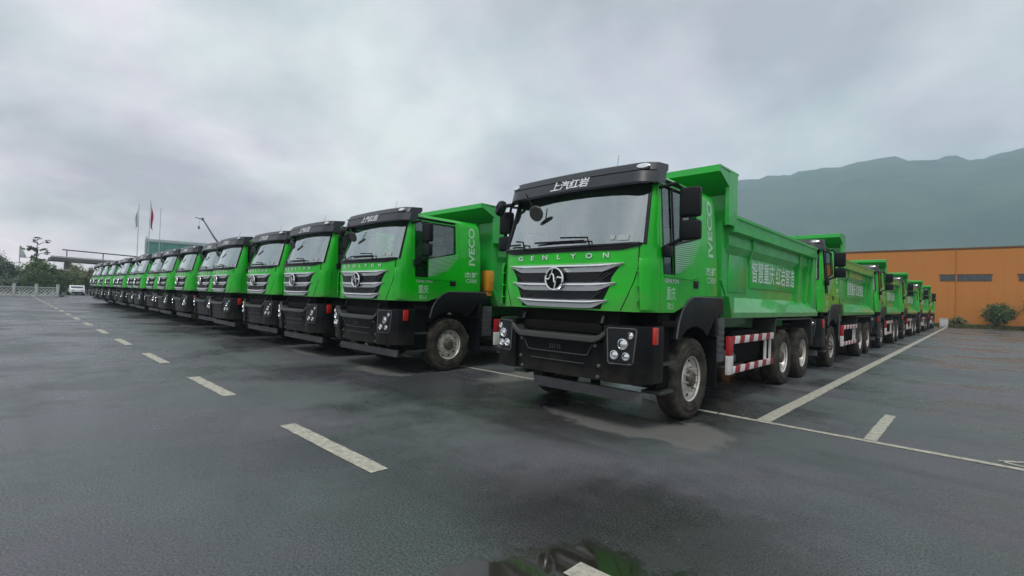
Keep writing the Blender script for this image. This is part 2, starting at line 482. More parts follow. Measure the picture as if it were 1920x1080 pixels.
def text_part(name, body, size, fn, matn, parent, ext=0.0, bold=0.0, sx=1.0, sy=1.0, shear=0.0):
    """fn maps (tx, ty, tz) of the text to truck coordinates"""
    me = text_raw(body, size, ext, bold, shear)
    for v in me.vertices:
        v.co = Vector(fn(v.co.x * sx, v.co.y * sy, v.co.z))
    return link(name, me, matn, parent, 0)

# ------------------------------------------------------------------ the setting
def sheet(name, x0, x1, y0, y1, z, matn, label=None):
    mb = MB(); b = mb.bm
    b.faces.new([b.verts.new(p) for p in ((x0, y0, z), (x1, y0, z), (x1, y1, z), (x0, y1, z))])
    o = mb.build(name, matn, None, 0)
    return tag(o, kind='structure')
sheet('ground', -700, 1900, -500, 2200, -0.06, 'grass')
sheet('asphalt_yard', -118, 60, -60, 65.2, 0.0, 'wet_asphalt')

def mark(name, pts, z=0.005):
    """a painted stripe: worn edges, a few millimetres of paint"""
    mb = MB(); b = mb.bm
    p = [Vector((*q, 0)) for q in pts]
    nseg = max(2, int((p[1] - p[0]).length / 0.12)) if (p[1] - p[0]).length < 5 else 60
    top = []; bot = []
    for i in range(nseg + 1):
        f = i / nseg
        w = lambda: random.uniform(-1, 1) * 0.006
        a = p[0].lerp(p[1], f); c = p[3].lerp(p[2], f)
        top.append(b.verts.new((a.x + w(), a.y + w(), z))); bot.append(b.verts.new((c.x + w(), c.y + w(), z)))
    for i in range(nseg):
        b.faces.new((top[i], top[i + 1], bot[i + 1], bot[i]))
    bmesh.ops.recalc_face_normals(b, faces=b.faces[:])
    return tag(mb.build(name, 'road_paint', None, 0), kind='structure')
for k in range(-2, 18):
    x1 = -3.87 - 4.19 * k
    mark('lane_dash', ((x1 - 2.05, 2.31), (x1, 2.31), (x1, 2.49), (x1 - 2.05, 2.49)))
mark('bay_front_line', ((-74, 7.22), (-2.72, 7.22), (-2.72, 7.33), (-74, 7.33)))
mark('bay_front_line', ((-2.70, 7.22), (9, 7.19), (9, 7.29), (-2.70, 7.33)))
mark('bay_side_line', ((-2.21, 7.335), (-2.21, 64), (-2.02, 64), (-2.02, 7.335)), 0.0055)
mark('bay_tick', ((-0.985, 7.335), (-0.985, 9.3), (-0.85, 9.28), (-0.85, 7.335)), 0.0055)
# a chalked arrow head at the far end of the bay line
mark('chalk_mark', ((0.20, 7.45), (0.48, 7.32), (0.50, 7.37), (0.22, 7.50)))
mark('chalk_mark', ((0.20, 7.45), (0.42, 7.62), (0.40, 7.66), (0.18, 7.50)))

# ------------------------------------------------------------------ the dump truck
OUT = [(0, -.10), (.35, -.092), (.65, -.07), (.88, -.04), (1.04, .0), (1.12, .04), (1.18, .09), (1.225, .17), (1.246, .27),
       (1.25, .33), (1.25, .42), (1.25, .72), (1.25, 1.05), (1.25, 1.28), (1.25, 1.45), (1.25, 1.56), (1.25, 1.9), (1.25, 2.14),
       (1.235, 2.19), (1.18, 2.2), (.6, 2.2), (0, 2.2)]
I_WS, I_DOOR, I_WIN, I_STEP, I_WINR, I_DOORR = 6, 9, 10, 11, 14, 15
FT = [(x, y) for x, y in OUT[:9]]
def yf(x): return lerp_tab(FT, abs(x))
WF = [(0, 1), (2.0, 1), (3.08, .945), (3.17, .93), (3.235, .88), (3.3, .6)]
SH = [(0, 0), (2.27, 0), (3.08, .27), (3.17, .34), (3.235, .48), (3.3, .8)]
def side_x(z): return 1.25 * lerp_tab(WF, z)
def cab_z(L, x, y):
    if L == 0: return lerp_tab([(0, 1.47), (.80, 1.47), (.95, 1.50), (1.05, 1.56), (1.28, 1.69), (2.2, 1.71)], y)
    if L == 3: return lerp_tab([(-.1, 2.28), (.0, 2.30), (.33, 2.31), (.42, 2.32), (.72, 2.33), (1.05, 2.41), (1.28, 2.46), (1.45, 2.5), (2.2, 2.5)], y)
    return {1: 1.75, 2: 1.96, 4: 2.72, 5: 3.08, 6: 3.17, 7: 3.235, 8: 3.275}[L]
def cab_pt(L, j, sgn=1, off=0.0):
    x, y = OUT[j]
    z = cab_z(L, x, y)
    w = max(0.0, min(1.0, (.42 - y) / .42))
    yy = y + lerp_tab(SH, z) * w
    if y > 1.6: yy -= max(0, (z - 2.9)) * 0.16
    if L == 8: yy = 1.15 + (yy - 1.15) * 0.72
    xx = x * lerp_tab(WF, z)
    return Vector((sgn * (xx + (off if x > 1.2 else 0)), yy, z))

def build_cab(T):
    nJ = len(OUT); nL = 9
    shell = MB(); b = shell.bm
    doors = {1: MB(), -1: MB()}
    vs = {}
    def V(mb, key, L, j, s):
        if OUT[j][0] == 0: s = 1
        k = (key, L, j, s)
        if k not in vs: vs[k] = mb.bm.verts.new(cab_pt(L, j, s))
        return vs[k]
    glass_cells = {1: [], -1: []}
    for s in (1, -1):
        for L in range(nL - 1):
            for j in range(nJ - 1):
                if 3 <= L < 5 and j < I_WS: continue
                if 3 <= L < 5 and I_WIN <= j < I_WINR: glass_cells[s].append((L, j)); continue
                if L == 2 and j == I_WIN: continue
                isdoor = I_DOOR <= j < I_DOORR and L < 6
                mb, key = (doors[s], ('d', s)) if isdoor else (shell, 'c')
                q = [V(mb, key, L, j, s), V(mb, key, L, j + 1, s), V(mb, key, L + 1, j + 1, s), V(mb, key, L + 1, j, s)]
                if s < 0: q = q[::-1]
                mb.bm.faces.new(q)
    top = [vs[('c', 8, j, 1)] for j in range(nJ)] + [vs[('c', 8, j, -1)] for j in range(nJ - 2, 0, -1)]
    b.faces.new(top)
    shell.solid(0.03)
    cab = shell.build('cab_shell', 'green_paint', T, 40)
    for s in (1, -1):
        d = doors[s]
        # a narrow shut line round the door leaf
        for v in d.bm.verts:
            e = [q for q in v.link_edges if len(q.link_faces) == 1]
            yy = v.co.y
            if abs(yy - .33) < .02: v.co.y += .008
            if abs(yy - 1.56) < .02: v.co.y -= .008
            if v.co.z > 3.15: v.co.z -= .008
            v.co.x += s * .003
        d.solid(0.03)
        dr = d.build('door', 'green_paint', T, 40)
        h = MB().box(s * 1.225, s * 1.262, 1.30, 1.46, 1.80, 1.93, .008)
        h.build('door_handle', 'black_plastic', dr)
        # belt crease
        mb = MB().prism([(.42, 1.925), (1.50, 1.90), (1.50, 1.915), (.42, 1.945)], 'x', s * 1.251, s * 1.266)
        mb.build('belt_moulding', 'green_paint', dr, 0)
        # glass
        g = MB()
        P = lambda L, j: cab_pt(L, j, s) - Vector((s * .018, 0, 0))
        for (L, j) in glass_cells[s]:
            g.bm.faces.new([g.bm.verts.new(P(*q)) for q in ((L, j), (L, j + 1), (L + 1, j + 1), (L + 1, j))])
        bmesh.ops.remove_doubles(g.bm, verts=g.bm.verts[:], dist=1e-4)
        bmesh.ops.recalc_face_normals(g.bm, faces=g.bm.faces[:])
        g.build('window_glass', 'door_glass', dr)
        q = MB()
        q.bm.faces.new([q.bm.verts.new(P(L, j)) for L, j in ((2, I_WIN), (2, I_STEP), (3, I_STEP), (3, I_WIN))])
        q.build('lower_window_glass', 'dark_glass', dr)
        # black window seal
        loop = [(2, I_WIN), (2, I_STEP), (3, I_STEP), (3, I_STEP + 1), (3, I_STEP + 2), (3, I_WINR), (4, I_WINR), (5, I_WINR), (5, I_STEP), (5, I_WIN), (4, I_WIN), (3, I_WIN), (2, I_WIN)]
        MB().tube([cab_pt(L, j, s) for L, j in loop], .012, 6).build('window_seal', 'black_plastic', dr)
        MB().tube([cab_pt(6, j, s) + Vector((s * .02, 0, -.02)) for j in range(9, 15)], .022, 6).build('rain_gutter', 'black_plastic', T)
        MB().tube([cab_pt(5, 11, s), cab_pt(3, 11, s)], .014, 6).build('quarter_bar', 'black_plastic', dr)
        # striped decal on the door below the window
        dm = MB()
        n = 15
        for i in range(n):
            f = i / (n - 1)
            za, zb = 1.985 + .34 * f, 2.06 + .40 * f
            y0 = .735 + .02 * f; y1 = 1.15 + .45 * f if f > .2 else .95 + f
            y1 = min(y1, 1.54)
            zz = lambda y: za + (zb - za) * (y - .73) / .75
            t = .010
            pts = [(y0, zz(y0)), (y1, zz(y1)), (y1, zz(y1) + t * .55), (y0, zz(y0) + t * 1.5)]
            dm.bm.faces.new([dm.bm.verts.new((s * (side_x(z) + .0075), y, z)) for y, z in pts])
        bmesh.ops.recalc_face_normals(dm.bm, faces=dm.bm.faces[:])
        dm.build('door_decal', 'decal_silver', dr, 0)
    # windshield
    w = MB(); rows = []
    for L in (3, 4, 5):
        js = [(-1, j) for j in range(I_WS, 0, -1)] + [(1, j) for j in range(0, I_WS + 1)]
        rows.append([w.bm.verts.new(cab_pt(L, j, s) + Vector((0, .012, 0))) for s, j in js])
    for a, c in zip(rows, rows[1:]):
        for i in range(len(a) - 1):
            w.bm.faces.new((a[i], a[i + 1], c[i + 1], c[i]))
    bmesh.ops.recalc_face_normals(w.bm, faces=w.bm.faces[:])
    ws = w.build('windshield', 'windshield_glass', T, 60)
    loop = [(3, j, -1) for j in range(I_WS, -1, -1)] + [(3, j, 1) for j in range(1, I_WS + 1)] + [(4, I_WS, 1), (5, I_WS, 1)] + \
           [(5, j, 1) for j in range(I_WS - 1, -1, -1)] + [(5, j, -1) for j in range(1, I_WS + 1)] + [(4, I_WS, -1), (3, I_WS, -1)]
    MB().tube([cab_pt(L, j, s) + Vector((0, -.004, 0)) for L, j, s in loop], .022, 6).build('windshield_seal', 'black_plastic', ws)
    # inspection stickers on the inside of the glass
    def wsy(x, z): return yf(x) + lerp_tab(SH, z) * max(0, min(1, (.42 - yf(x)) / .42))
    st = MB()
    for (x0, x1, z0, z1) in ((.74, .80, 2.36, 2.42), (.84, .98, 2.35, 2.42)):
        st.bm.faces.new([st.bm.verts.new((x, wsy(x, z) + .004, z)) for x, z in ((x0, z0), (x1, z0), (x1, z1), (x0, z1))])
    st.build('sticker', 'sticker_grey', ws, 0)
    # interior
    it = MB()
    it.box(-1.17, 1.17, .12, 2.1, 1.60, 1.66)
    it.box(-1.12, 1.12, .16, .52, 1.66, 2.27, .05)
    it.box(-.30, .30, .5, 2.0, 1.66, 1.95, .04)
    it.box(-1.12, 1.12, 2.06, 2.15, 1.7, 3.1)
    it.build('interior_trim', 'interior', T)
    for s in (1, -1):
        se = MB()
        se.box(s * .62 - .26, s * .62 + .26, .85, 1.40, 1.95, 2.12, .05)
        se.box(s * .62 - .25, s * .62 + .25, 1.36, 1.52, 2.05, 2.68, .05)
        se.box(s * .62 - .14, s * .62 + .14, 1.40, 1.50, 2.70, 2.90, .04)
        se.build('seat', 'seat_cover', T)
    sw = MB()
    ring = [(0.58 + .23 * math.cos(a), .70 + .20 * math.sin(a), 2.26 + .10 * math.sin(a)) for a in [2 * math.pi * k / 20 for k in range(21)]]
    sw.tube(ring, .016, 6)
    sw.tube([(.58, .70, 2.26), (.58, .52, 1.95)], .03, 6)
    sw.tube([(.36, .70, 2.26), (.80, .70, 2.26)], .018, 6)
    sw.build('steering_wheel', 'interior', T)
    # cowl below the glass
    co = MB()
    co.grid(lambda u, v: ((-1.14 + 2.28 * u), yf(-1.14 + 2.28 * u) - .010 + (.02 if v > .9 else 0), 2.225 + (.085 if abs(u - .5) < .46 else .075) * v + (.055 * max(0, abs(u - .5) - .40) / .1) * (1 - v)), 24, 3)
    co.solid(.02)
    co.build('windshield_cowl', 'black_plastic', T)
    # wipers
    for x0, x1 in ((-.62, -1.05), (.50, -.45)):
        wp = MB()
        z0 = 2.30
        wp.tube([(x0, yf(x0) - .03, z0 - .02), (x0 - .05, wsy(x0, 2.38) - .05, 2.40), ((x0 + x1) / 2, wsy((x0 + x1) / 2, 2.38) - .045, 2.42)], .012, 5)
        wp.tube([(x0 - .12, wsy(x0, 2.36) - .025, 2.365), (x1, wsy(x1, 2.36) - .025, 2.375)], .014, 5)
        wp.build('wiper', 'black_plastic', T)

def build_front(T):
    # sun visor
    def vy(x): return .06 + .05 * (abs(x) / 1.2) ** 2 + .14 * max(0, abs(x) - 1.0) ** 2 / .06
    sec_lo = [(0.0, 3.075), (-.005, 3.085), (.035, 3.225), (.05, 3.235), (.20, 3.235), (.18, 3.10), (.05, 3.07)]
    sec_hi = [(.042, 3.242), (.085, 3.330), (.115, 3.348), (.36, 3.372), (.36, 3.30), (.30, 3.242)]
    vis = None
    for nm, sec in (('sun_visor', sec_lo), ('visor_cap', sec_hi)):
        mb = MB(); rings = []
        n = 26
        for i in range(n + 1):
            hwid = 1.24 if nm == 'sun_visor' else 1.205
            x = -hwid + 2 * hwid * i / n
            tz = -.012 * (abs(x) / 1.24) ** 2
            rings.append([mb.bm.verts.new((x, vy(x) + a, z + tz)) for a, z in sec])
        m = len(sec)
        for A, B in zip(rings, rings[1:]):
            for k in range(m):
                mb.bm.faces.new((A[k], A[(k + 1) % m], B[(k + 1) % m], B[k]))
        mb.bm.faces.new(rings[0]); mb.bm.faces.new(rings[-1][::-1])
        bmesh.ops.recalc_face_normals(mb.bm, faces=mb.bm.faces[:])
        o = mb.build(nm, 'visor_plastic', vis or T, 30)
        vis = vis or o
    for s in (1, -1):
        o = MB().lathe([(0, .075), (-.03, .072), (-.036, .05), (-.037, .001)], 20, 'y', (0, 0, 0)).build('marker_lamp', 'lamp_lens', vis)
        o.location = (s * 1.07, vy(1.07) + .072, 3.268); o.scale = (1.15, 1, .48); o.rotation_euler = (R(-25), 0, s * R(8))
    text_part('visor_lettering', '上汽红岩', .165, lambda x, y, z: (x, vy(x) + .012 + (y) * .25 - z, 3.162 + y), 'lettering_silver', vis, .004, .003, .98, .82, .18)
    MB().tube([(.62, .30, 3.36), (.60, .36, 3.54)], .003, 4).build('antenna', 'black_plastic', T)
    # grille
    def hw(z): return lerp_tab([(1.48, .66), (1.62, .70), (1.78, .78), (1.90, .80), (2.02, .90)], z)
    g = MB()
    g.grid(lambda u, v: ((lambda z: ((2 * u - 1) * hw(z), yf((2 * u - 1) * hw(z)) - .006, z))(1.49 + .53 * v)), 22, 8)
    g.solid(.012)
    gr = g.build('grille', 'dark_grille', T)
    # woven mesh: real little bars, too small to pick apart
    wm = MB()
    for zlo, zhi in ((1.595, 1.71), (1.81, 1.945)):
        for sl in (1, -1):
            x = -.95
            while x < .95:
                pts = []
                for f in (0, 1):
                    z = zlo + (zhi - zlo) * f
                    xx = x + sl * (f - .5) * (zhi - zlo) * 1.5
                    pts.append((xx, z))
                if all(abs(px) < hw(pz) - .03 for px, pz in pts):
                    (xa, za), (xb, zb) = pts
                    t = .011
                    wm.bm.faces.new([wm.bm.verts.new(q) for q in ((xa - t, yf(xa) - .024, za), (xa + t, yf(xa) - .024, za), (xb + t, yf(xb) - .024, zb), (xb - t, yf(xb) - .024, zb))])
                x += .055
    bmesh.ops.recalc_face_normals(wm.bm, faces=wm.bm.faces[:])
    wm.solid(.012)
    tag(wm.build('grille_mesh', 'mesh_grille', gr, 0), kind='stuff')
    for zt, w in ((2.045, .96), (1.805, .87), (1.585, .76)):
        mb = MB(); rings = []
        n = 28
        for i in range(n + 1):
            u = -1 + 2 * i / n
            x = u * w
            t = max(.12, 1 - max(0, abs(u) - .72) / .28 * .95)
            zz = zt + .022 * abs(u) ** 4
            sec = [(0.0, .026), (.056, .0), (.062, -.018), (.030, -.040), (.022, -.092), (0.0, -.092)]
            rings.append([mb.bm.verts.new((x, yf(x) - .005 - a * (.35 + .65 * t), zz + z * t)) for a, z in sec])
        m = 6
        for A, B in zip(rings, rings[1:]):
            for k in range(m):
                mb.bm.faces.new((A[k], A[(k + 1) % m], B[(k + 1) % m], B[k]))
        mb.bm.faces.new(rings[0]); mb.bm.faces.new(rings[-1][::-1])
        bmesh.ops.recalc_face_normals(mb.bm, faces=mb.bm.faces[:])
        mb.build('chrome_bar', 'chrome', gr, 25)
    # emblem
    ec = Vector((0, -.185, 1.865)); er = .145
    d = MB().lathe([(0.09, er), (.02, er), (0.012, er * .9), (.012, .001)], 32, 'y', ec)
    em = d.build('emblem', 'dark_grille', T)
    r = MB()
    r.tube([ec + Vector((er * math.cos(a), -.004, er * math.sin(a))) for a in [2 * math.pi * k / 40 for k in range(41)]], .014, 8)
    def stroke(pts, w=.011):
        r.tube([ec + Vector((x * er, -.006, z * er)) for x, z in pts], w, 6)
    stroke([(-1, -.02), (-.62, -.02), (-.5, .1), (-.42, .36), (-.28, .46), (-.1, .40), (-.02, .15), (.0, -.18), (.10, -.30), (.22, -.22), (.28, .05), (.40, .16), (1, .06)], .013)
    stroke([(-.16, .98), (-.30, .46)])
    stroke([(.04, -.98), (.22, -.24)])
    r.build('emblem_ring', 'chrome', em)
    # spaced lettering on the bonnet edge
    lt = 'GENLYON'
    for i, ch in enumerate(lt):
        me = text_raw(ch, .105, .004, .001)
        xc = -.72 + 1.44 * i / (len(lt) - 1)
        for v in me.vertices:
            v.co = Vector((xc + v.co.x * 1.25, yf(xc) - .008 - v.co.z, 2.16 + v.co.y * .85))
        link('bonnet_letter', me, 'lettering_silver', T, 0)
    # bonnet shut lines
    for s in (1, -1):
        MB().tube([(s * x, yf(x) - .001, z) for x, z in ((.92, 1.48), (1.0, 1.66), (1.07, 1.84), (1.115, 2.02), (1.118, 2.28))], .006, 5).build('bonnet_seam', 'black_plastic', T)
        # air deflector standing proud of the corner
        mb = MB()
        def fn(u, v, s=s):
            z = 1.50 + .62 * v
            lo = 1.135 + .03 * (1 - v)
            tt = lo + (1.258 - lo) * u
            x, y = tt, lerp_tab([(1.10, .0), (1.17, .035), (1.225, .10), (1.250, .19), (1.262, .30)], tt)
            k = 1.0 if v < .9 else max(0, (1 - v) / .1)
            return (s * x, y - .028 * k, z)
        mb.grid(fn, 8, 12); mb.solid(.015)
        df = mb.build('corner_deflector', 'green_paint', T)
        for zc in (1.60, 1.78, 1.96):
            MB().box(s * 1.115, s * 1.15, -.005, .06, zc, zc + .02).build('deflector_clip', 'green_paint', df, 0)
    # ---------------------------------------------------------------- bumper
    yb = lambda x: yf(x) - .06
    MB().box(-.86, .86, .06, .30, 1.12, 1.475).box(-.66, .66, -.02, .08, 1.17, 1.30, .01).build('bumper_recess', 'chassis_steel', T)
    for s in (1, -1):
        MB().tube([(s * .66, .02, 1.40), (s * .66, -.03, 1.30)], .035, 8).build('tow_pin', 'bumper_plastic', T)
    mb = MB()
    rings = []
    for i in range(21):
        x = -.78 + 1.56 * i / 20
        up = .10 * max(0, abs(x) - .66) / .12
        rings.append([mb.bm.verts.new((x, yb(x) + a, z + up)) for a, z in ((.16, 1.065), (-.015, 1.065), (-.03, 1.08), (-.025, 1.13), (-.01, 1.145), (.16, 1.155))])
    for A, B in zip(rings, rings[1:]):
        for k in range(6): mb.bm.faces.new((A[k], A[(k + 1) % 6], B[(k + 1) % 6], B[k]))
    mb.bm.faces.new(rings[0]); mb.bm.faces.new(rings[-1][::-1])
    bmesh.ops.recalc_face_normals(mb.bm, faces=mb.bm.faces[:])
    mb.build('bumper_step', 'bar_plastic', T)
    mb = MB()
    mb.grid(lambda u, v: (-.74 + 1.48 * u, yb(-.74 + 1.48 * u) + .035 + .05 * (1 - v), .60 + .47 * v), 16, 4).solid(.03)
    bc = mb.build('bumper_centre', 'bumper_plastic', T)
    mb = MB()
    P = lambda x, z: (x, yb(x) + .025 + .05 * (1 - (z - .6) / .47), z)
    mb.tube([P(-.58, 1.04), P(-.50, .90)] + [P(-.5 + .1 * k, .895) for k in range(1, 10)] + [P(.5, .90), P(.58, 1.04)], .009, 6)
    mb.tube([P(-.45 + .1 * k, .785) for k in range(10)], .008, 6)
    mb.build('plate_frame', 'bar_plastic', bc)
    text_part('plate_number', '22115', .10, lambda x, y, z: (x * .8, yb(0) + .018 - z + .05 * (1 - (.97 + y - .6) / .47), .97 + y * .8), 'grey_steel', bc, 0, .0)['kind'] = 'stuff'
    for s in (1, -1):
        for x, z in ((.62, 1.03), (.66, .78), (.64, .64)):
            MB().disc((s * x, P(x, z)[1] + .012, z), .024, 'y', 10, .02, .006).build('bolt', 'grey_steel', bc)
        # corner of the bumper with the headlamps
        pl = [(.74, -.115), (.90, -.10), (1.05, -.065), (1.16, -.01), (1.225, .07), (1.262, .18), (1.27, .34), (1.27, .44), (1.05, .44), (.74, .12)]
        mb = MB().prism([(s * a, c) for a, c in pl], 'z', .60, 1.305, .022, 2)
        cr_ = mb.build('bumper_corner', 'bumper_plastic', T, 40)
        ylow = lambda x: lerp_tab([(.74, -.115), (.90, -.10), (1.05, -.065), (1.16, -.01), (1.225, .07)], abs(x))
        lampz = [(.80, 1.265), (1.165, 1.275), (1.15, 1.02), (1.12, .85), (.83, .835), (.79, .90)]
        mb = MB()
        mb.grid(lambda u, v, s=s: (lambda z: (lambda x: (s * x, ylow(x) - .008, z))((.795 + .03 * (1 - v)) + (.355 - .055 * (1 - v)) * u))(.84 + .425 * v), 8, 4).solid(.01)
        hl = mb.build('headlamp', 'lamp_panel', cr_)
        mb = MB()
        fr_ = [(.80, 1.25), (.82, .86), (.84, .838), (1.10, .842), (1.118, .87), (1.15, 1.25), (1.13, 1.268), (.82, 1.268), (.80, 1.25)]
        mb.tube([(s * x, ylow(x) - .012, z) for x, z in fr_], .009, 6)
        mb.build('lamp_frame', 'grey_steel', hl)
        for x, z, rr in ((1.085, 1.185, .040), (1.0, 1.08, .068), (.90, .945, .056), (1.04, .935, .050)):
            yy = ylow(x) - .012
            ln = MB().lathe([(.02, rr), (-.008, rr), (-.012, rr * .86), (.004, rr * .74), (-.006, rr * .45), (-.010, .0006)], 18, 'y', (s * x, yy, z)).build('lamp', 'lamp_lens', hl)
        MB().box(s * 1.245, s * 1.285, .16, .27, 1.08, 1.29, .012).build('corner_marker', 'red_lens', cr_)
        # cab step behind the bumper corner
        mb = MB()
        mb.box(s * .80, s * 1.17, .46, .80, .50, 1.46, .02)
        mb.box(s * .95, s * 1.24, .45, .80, 1.28, 1.36, .01)
        st = mb.build('cab_step', 'chassis_steel', T)
        MB().box(s * 1.0, s * 1.255, .46, .78, .80, .835, .006).build('step_tread', 'bar_plastic', st)
        MB().box(s * .98, s * 1.25, .42, .78, .44, .48, .006).build('step_tread', 'bar_plastic', st)

def build_wheel(front):
    W = 64
    def mod(i, k, r):
        return r - (.013 if (k % 2 == 0 and i in (5, 6, 9, 10)) else 0)
    def tyre(mb, cx):
        prof = [(-.10, .285), (-.135, .31), (-.152, .38), (-.150, .46), (-.145, .50), (-.138, .535), (-.118, .556), (-.05, .560), (.05, .560), (.118, .556), (.138, .535), (.145, .50), (.150, .47), (.146, .462), (.153, .455), (.156, .40), (.150, .392), (.152, .384), (.148, .345), (.140, .338), (.140, .322), (.130, .31), (.10, .285)]
        mb.lathe([(a + cx, r) for a, r in prof], W, 'x', (0, 0, 0), mod)
    mb = MB()
    tyre(mb, -.152)
    if not front: tyre(mb, -.152 - .335)
    w = mb.build('wheel', 'rubber', None, 50)
    x = -.03
    mb = MB()
    if front:
        mb.lathe([(x - .23, .28), (x - .01, .31), (x, .318), (x + .008, .31), (x - .01, .292), (x - .055, .283), (x - .075, .262), (x - .065, .225), (x - .02, .195), (x - .015, .12), (x - .02, .11)], 40)
    else:
        mb.lathe([(x - .23, .28), (x - .01, .31), (x, .318), (x + .008, .31), (x - .01, .292), (x - .09, .275), (x - .15, .262), (x - .155, .22), (x - .14, .17), (x - .13, .11)], 40)
    rim = mb.build('rim', 'rim_steel', w, 40)
    mb = MB()
    if front:
        mb.lathe([(x - .03, .115), (x + .02, .112), (x + .035, .10), (x + .045, .075), (x + .04, .06), (x + .05, .055), (x + .05, .0005)], 24)
    else:
        mb.lathe([(x - .15, .125), (x - .02, .115), (x, .10), (x, .0005)], 24)
    mb.build('hub', 'hub_dark', w, 40)
    mb = MB()
    for k in range(10):
        a = 2 * math.pi * k / 10
        c = (0, .163 * math.cos(a), .163 * math.sin(a))
        x0 = x - .03 if front else x - .16
        mb.tube([(x0, c[1], c[2]), (x0 + .045, c[1], c[2])], .017, 6)
        mb.tube([(x0 + .03, c[1], c[2]), (x0 + .075, c[1], c[2])], .010, 6)
    tag(mb.build('wheel_nuts', 'hub_steel', w, 40), kind='stuff')
    mb = MB()
    for k in range(10):
        a = 2 * math.pi * (k + .5) / 10
        rr, x0 = (.246, x - .085) if front else (.236, x - .165)
        mb.tube([(x0, rr * math.cos(a), rr * math.sin(a)), (x0 + .022, rr * math.cos(a), rr * math.sin(a))], .019, 8)
    tag(mb.build('hand_hole', 'chassis_steel', w, 40), kind='stuff')
    return w

def build_chassis(T):
    mb = MB()
    for s in (1, -1):
        mb.box(s * .38, s * .46, .25, 8.5, .82, 1.10)
    for y in (.4, 2.3, 3.6, 5.0, 6.5, 8.4):
        mb.box(-.38, .38, y, y + .10, .86, 1.06)
    mb.box(-.45, .45, .55, 1.9, .75, 1.45)          # engine
    mb.box(-.55, .55, .30, .42, .62, 1.45)          # radiator
    ch = mb.build('chassis_frame', 'chassis_steel', T)
    for y in (1.36, 5.80, 7.30):
        m2 = MB().tube([(-.95, y, .56), (.95, y, .56)], .075, 10)
        if y > 3: m2.lathe([(-.2, .05), (-.17, .17), (.17, .17), (.2, .05)], 16, 'x', (0, y, .56))
        for s in (1, -1): m2.box(s * .36, s * .46, y - .55, y + .55, .68, .78)
        m2.build('axle', 'chassis_steel', T)
    # underrun beam below the bumper
    # wheels
    wf = build_wheel(True)
    wr = build_wheel(False)
    first = {0: True, 1: True}
    for kind, w, ys in ((0, wf, (1.36,)), (1, wr, (5.80, 7.30))):
        for y in ys:
            for s in (1, -1):
                o = w if first[kind] else copy_tree(w)
                first[kind] = False
                o.parent = T
                o.location = (s * 1.245, y, .558)
                o.rotation_euler = (R(random.uniform(0, 360)), 0, 0) if s > 0 else (R(random.uniform(0, 360)), 0, math.pi)
    # mudguards, flaps
    for s in (1, -1):
        outer = [(.80, 1.12), (.86, 1.34), (.97, 1.50), (1.12, 1.61), (1.27, 1.668), (2.36, 1.675), (2.40, 1.64), (2.40, 1.44), (2.12, 1.42)]
        inner = [(1.36 + .72 * math.cos(R(a)), .56 + .72 * math.sin(R(a))) for a in (52, 65, 80, 95, 110, 125, 138)]
        MB().prism(outer + inner + [(.825, 1.10)], 'x', s * .86, s * 1.262, .010, 2).build('mudguard', 'black_plastic', T, 40)
        MB().tube([(s * 1.262, a, c + .012) for a, c in outer[:6]], .012, 6).build('arch_trim', 'grey_steel', T)
        MB().box(s * .88, s * 1.24, 2.20, 2.225, .33, 1.46).box(s * .90, s * 1.245, 2.14, 2.26, 1.10, 1.44, .02).build('mudflap', 'black_plastic', T)
        mb = MB()
        mb.box(s * .90, s * 1.20, 2.33, 2.62, .70, 1.38, .015)
        for k in range(5): mb.box(s * 1.20, s * 1.212, 2.36, 2.59, .86 + .09 * k, .90 + .09 * k)
        mb.build('air_filter_box', 'grey_steel' if s > 0 else 'chassis_steel', T)
        MB().lathe([(2.70, .02), (2.70, .13), (3.30, .13), (3.30, .02)], 16, 'y', (s * 1.02, 0, .70)).build('air_tank', 'grey_steel', T)
        MB().box(s * .55, s * 1.02, 3.45, 5.0, .55, 1.15, .05).build('fuel_tank', 'chassis_steel', T)
        MB().tube([(s * 1.10, 2.42, 1.40), (s * 1.12, 2.50, 1.52), (s * 1.12, 2.62, 1.50), (s * 1.05, 2.72, 1.20), (s * .95, 2.74, .9)], .014, 6).build('hose', 'chassis_steel', T)
        # red and white side guard
        mb = MB()
        mb.box(s * 1.215, s * 1.255, 2.86, 5.02, .965, 1.085, .006)
        mb.box(s * 1.215, s * 1.255, 2.86, 5.02, .49, .60, .006)
        sg = mb.build('side_guard', 'hazard_stripe', T)
        MB().box(s * 1.20, s * 1.262, 2.68, 2.86, .785, 1.088, .006).build('guard_end', 'red_paint', sg)
        MB().box(s * 1.20, s * 1.262, 2.68, 2.86, .485, .783, .006).build('guard_end', 'white_paint', sg)
        MB().box(s * 1.19, s * 1.213, 4.62, 4.72, .50, 1.08).box(s * 1.19, s * 1.213, 4.92, 5.0, .50, 1.08).build('guard_post', 'white_paint', sg)
        # rear fender hoop
        mb = MB()
        mb.box(s * .82, s * 1.24, 5.16, 8.02, 1.315, 1.345)
        mb.prism([(5.16, 1.315), (5.20, 1.315), (5.14, .95), (5.10, .95)], 'x', s * .82, s * 1.24)
        mb.prism([(7.98, 1.315), (8.02, 1.315), (8.16, .70), (8.12, .70)], 'x', s * .82, s * 1.24)
        mb.build('rear_fender', 'bar_plastic', T, 0)

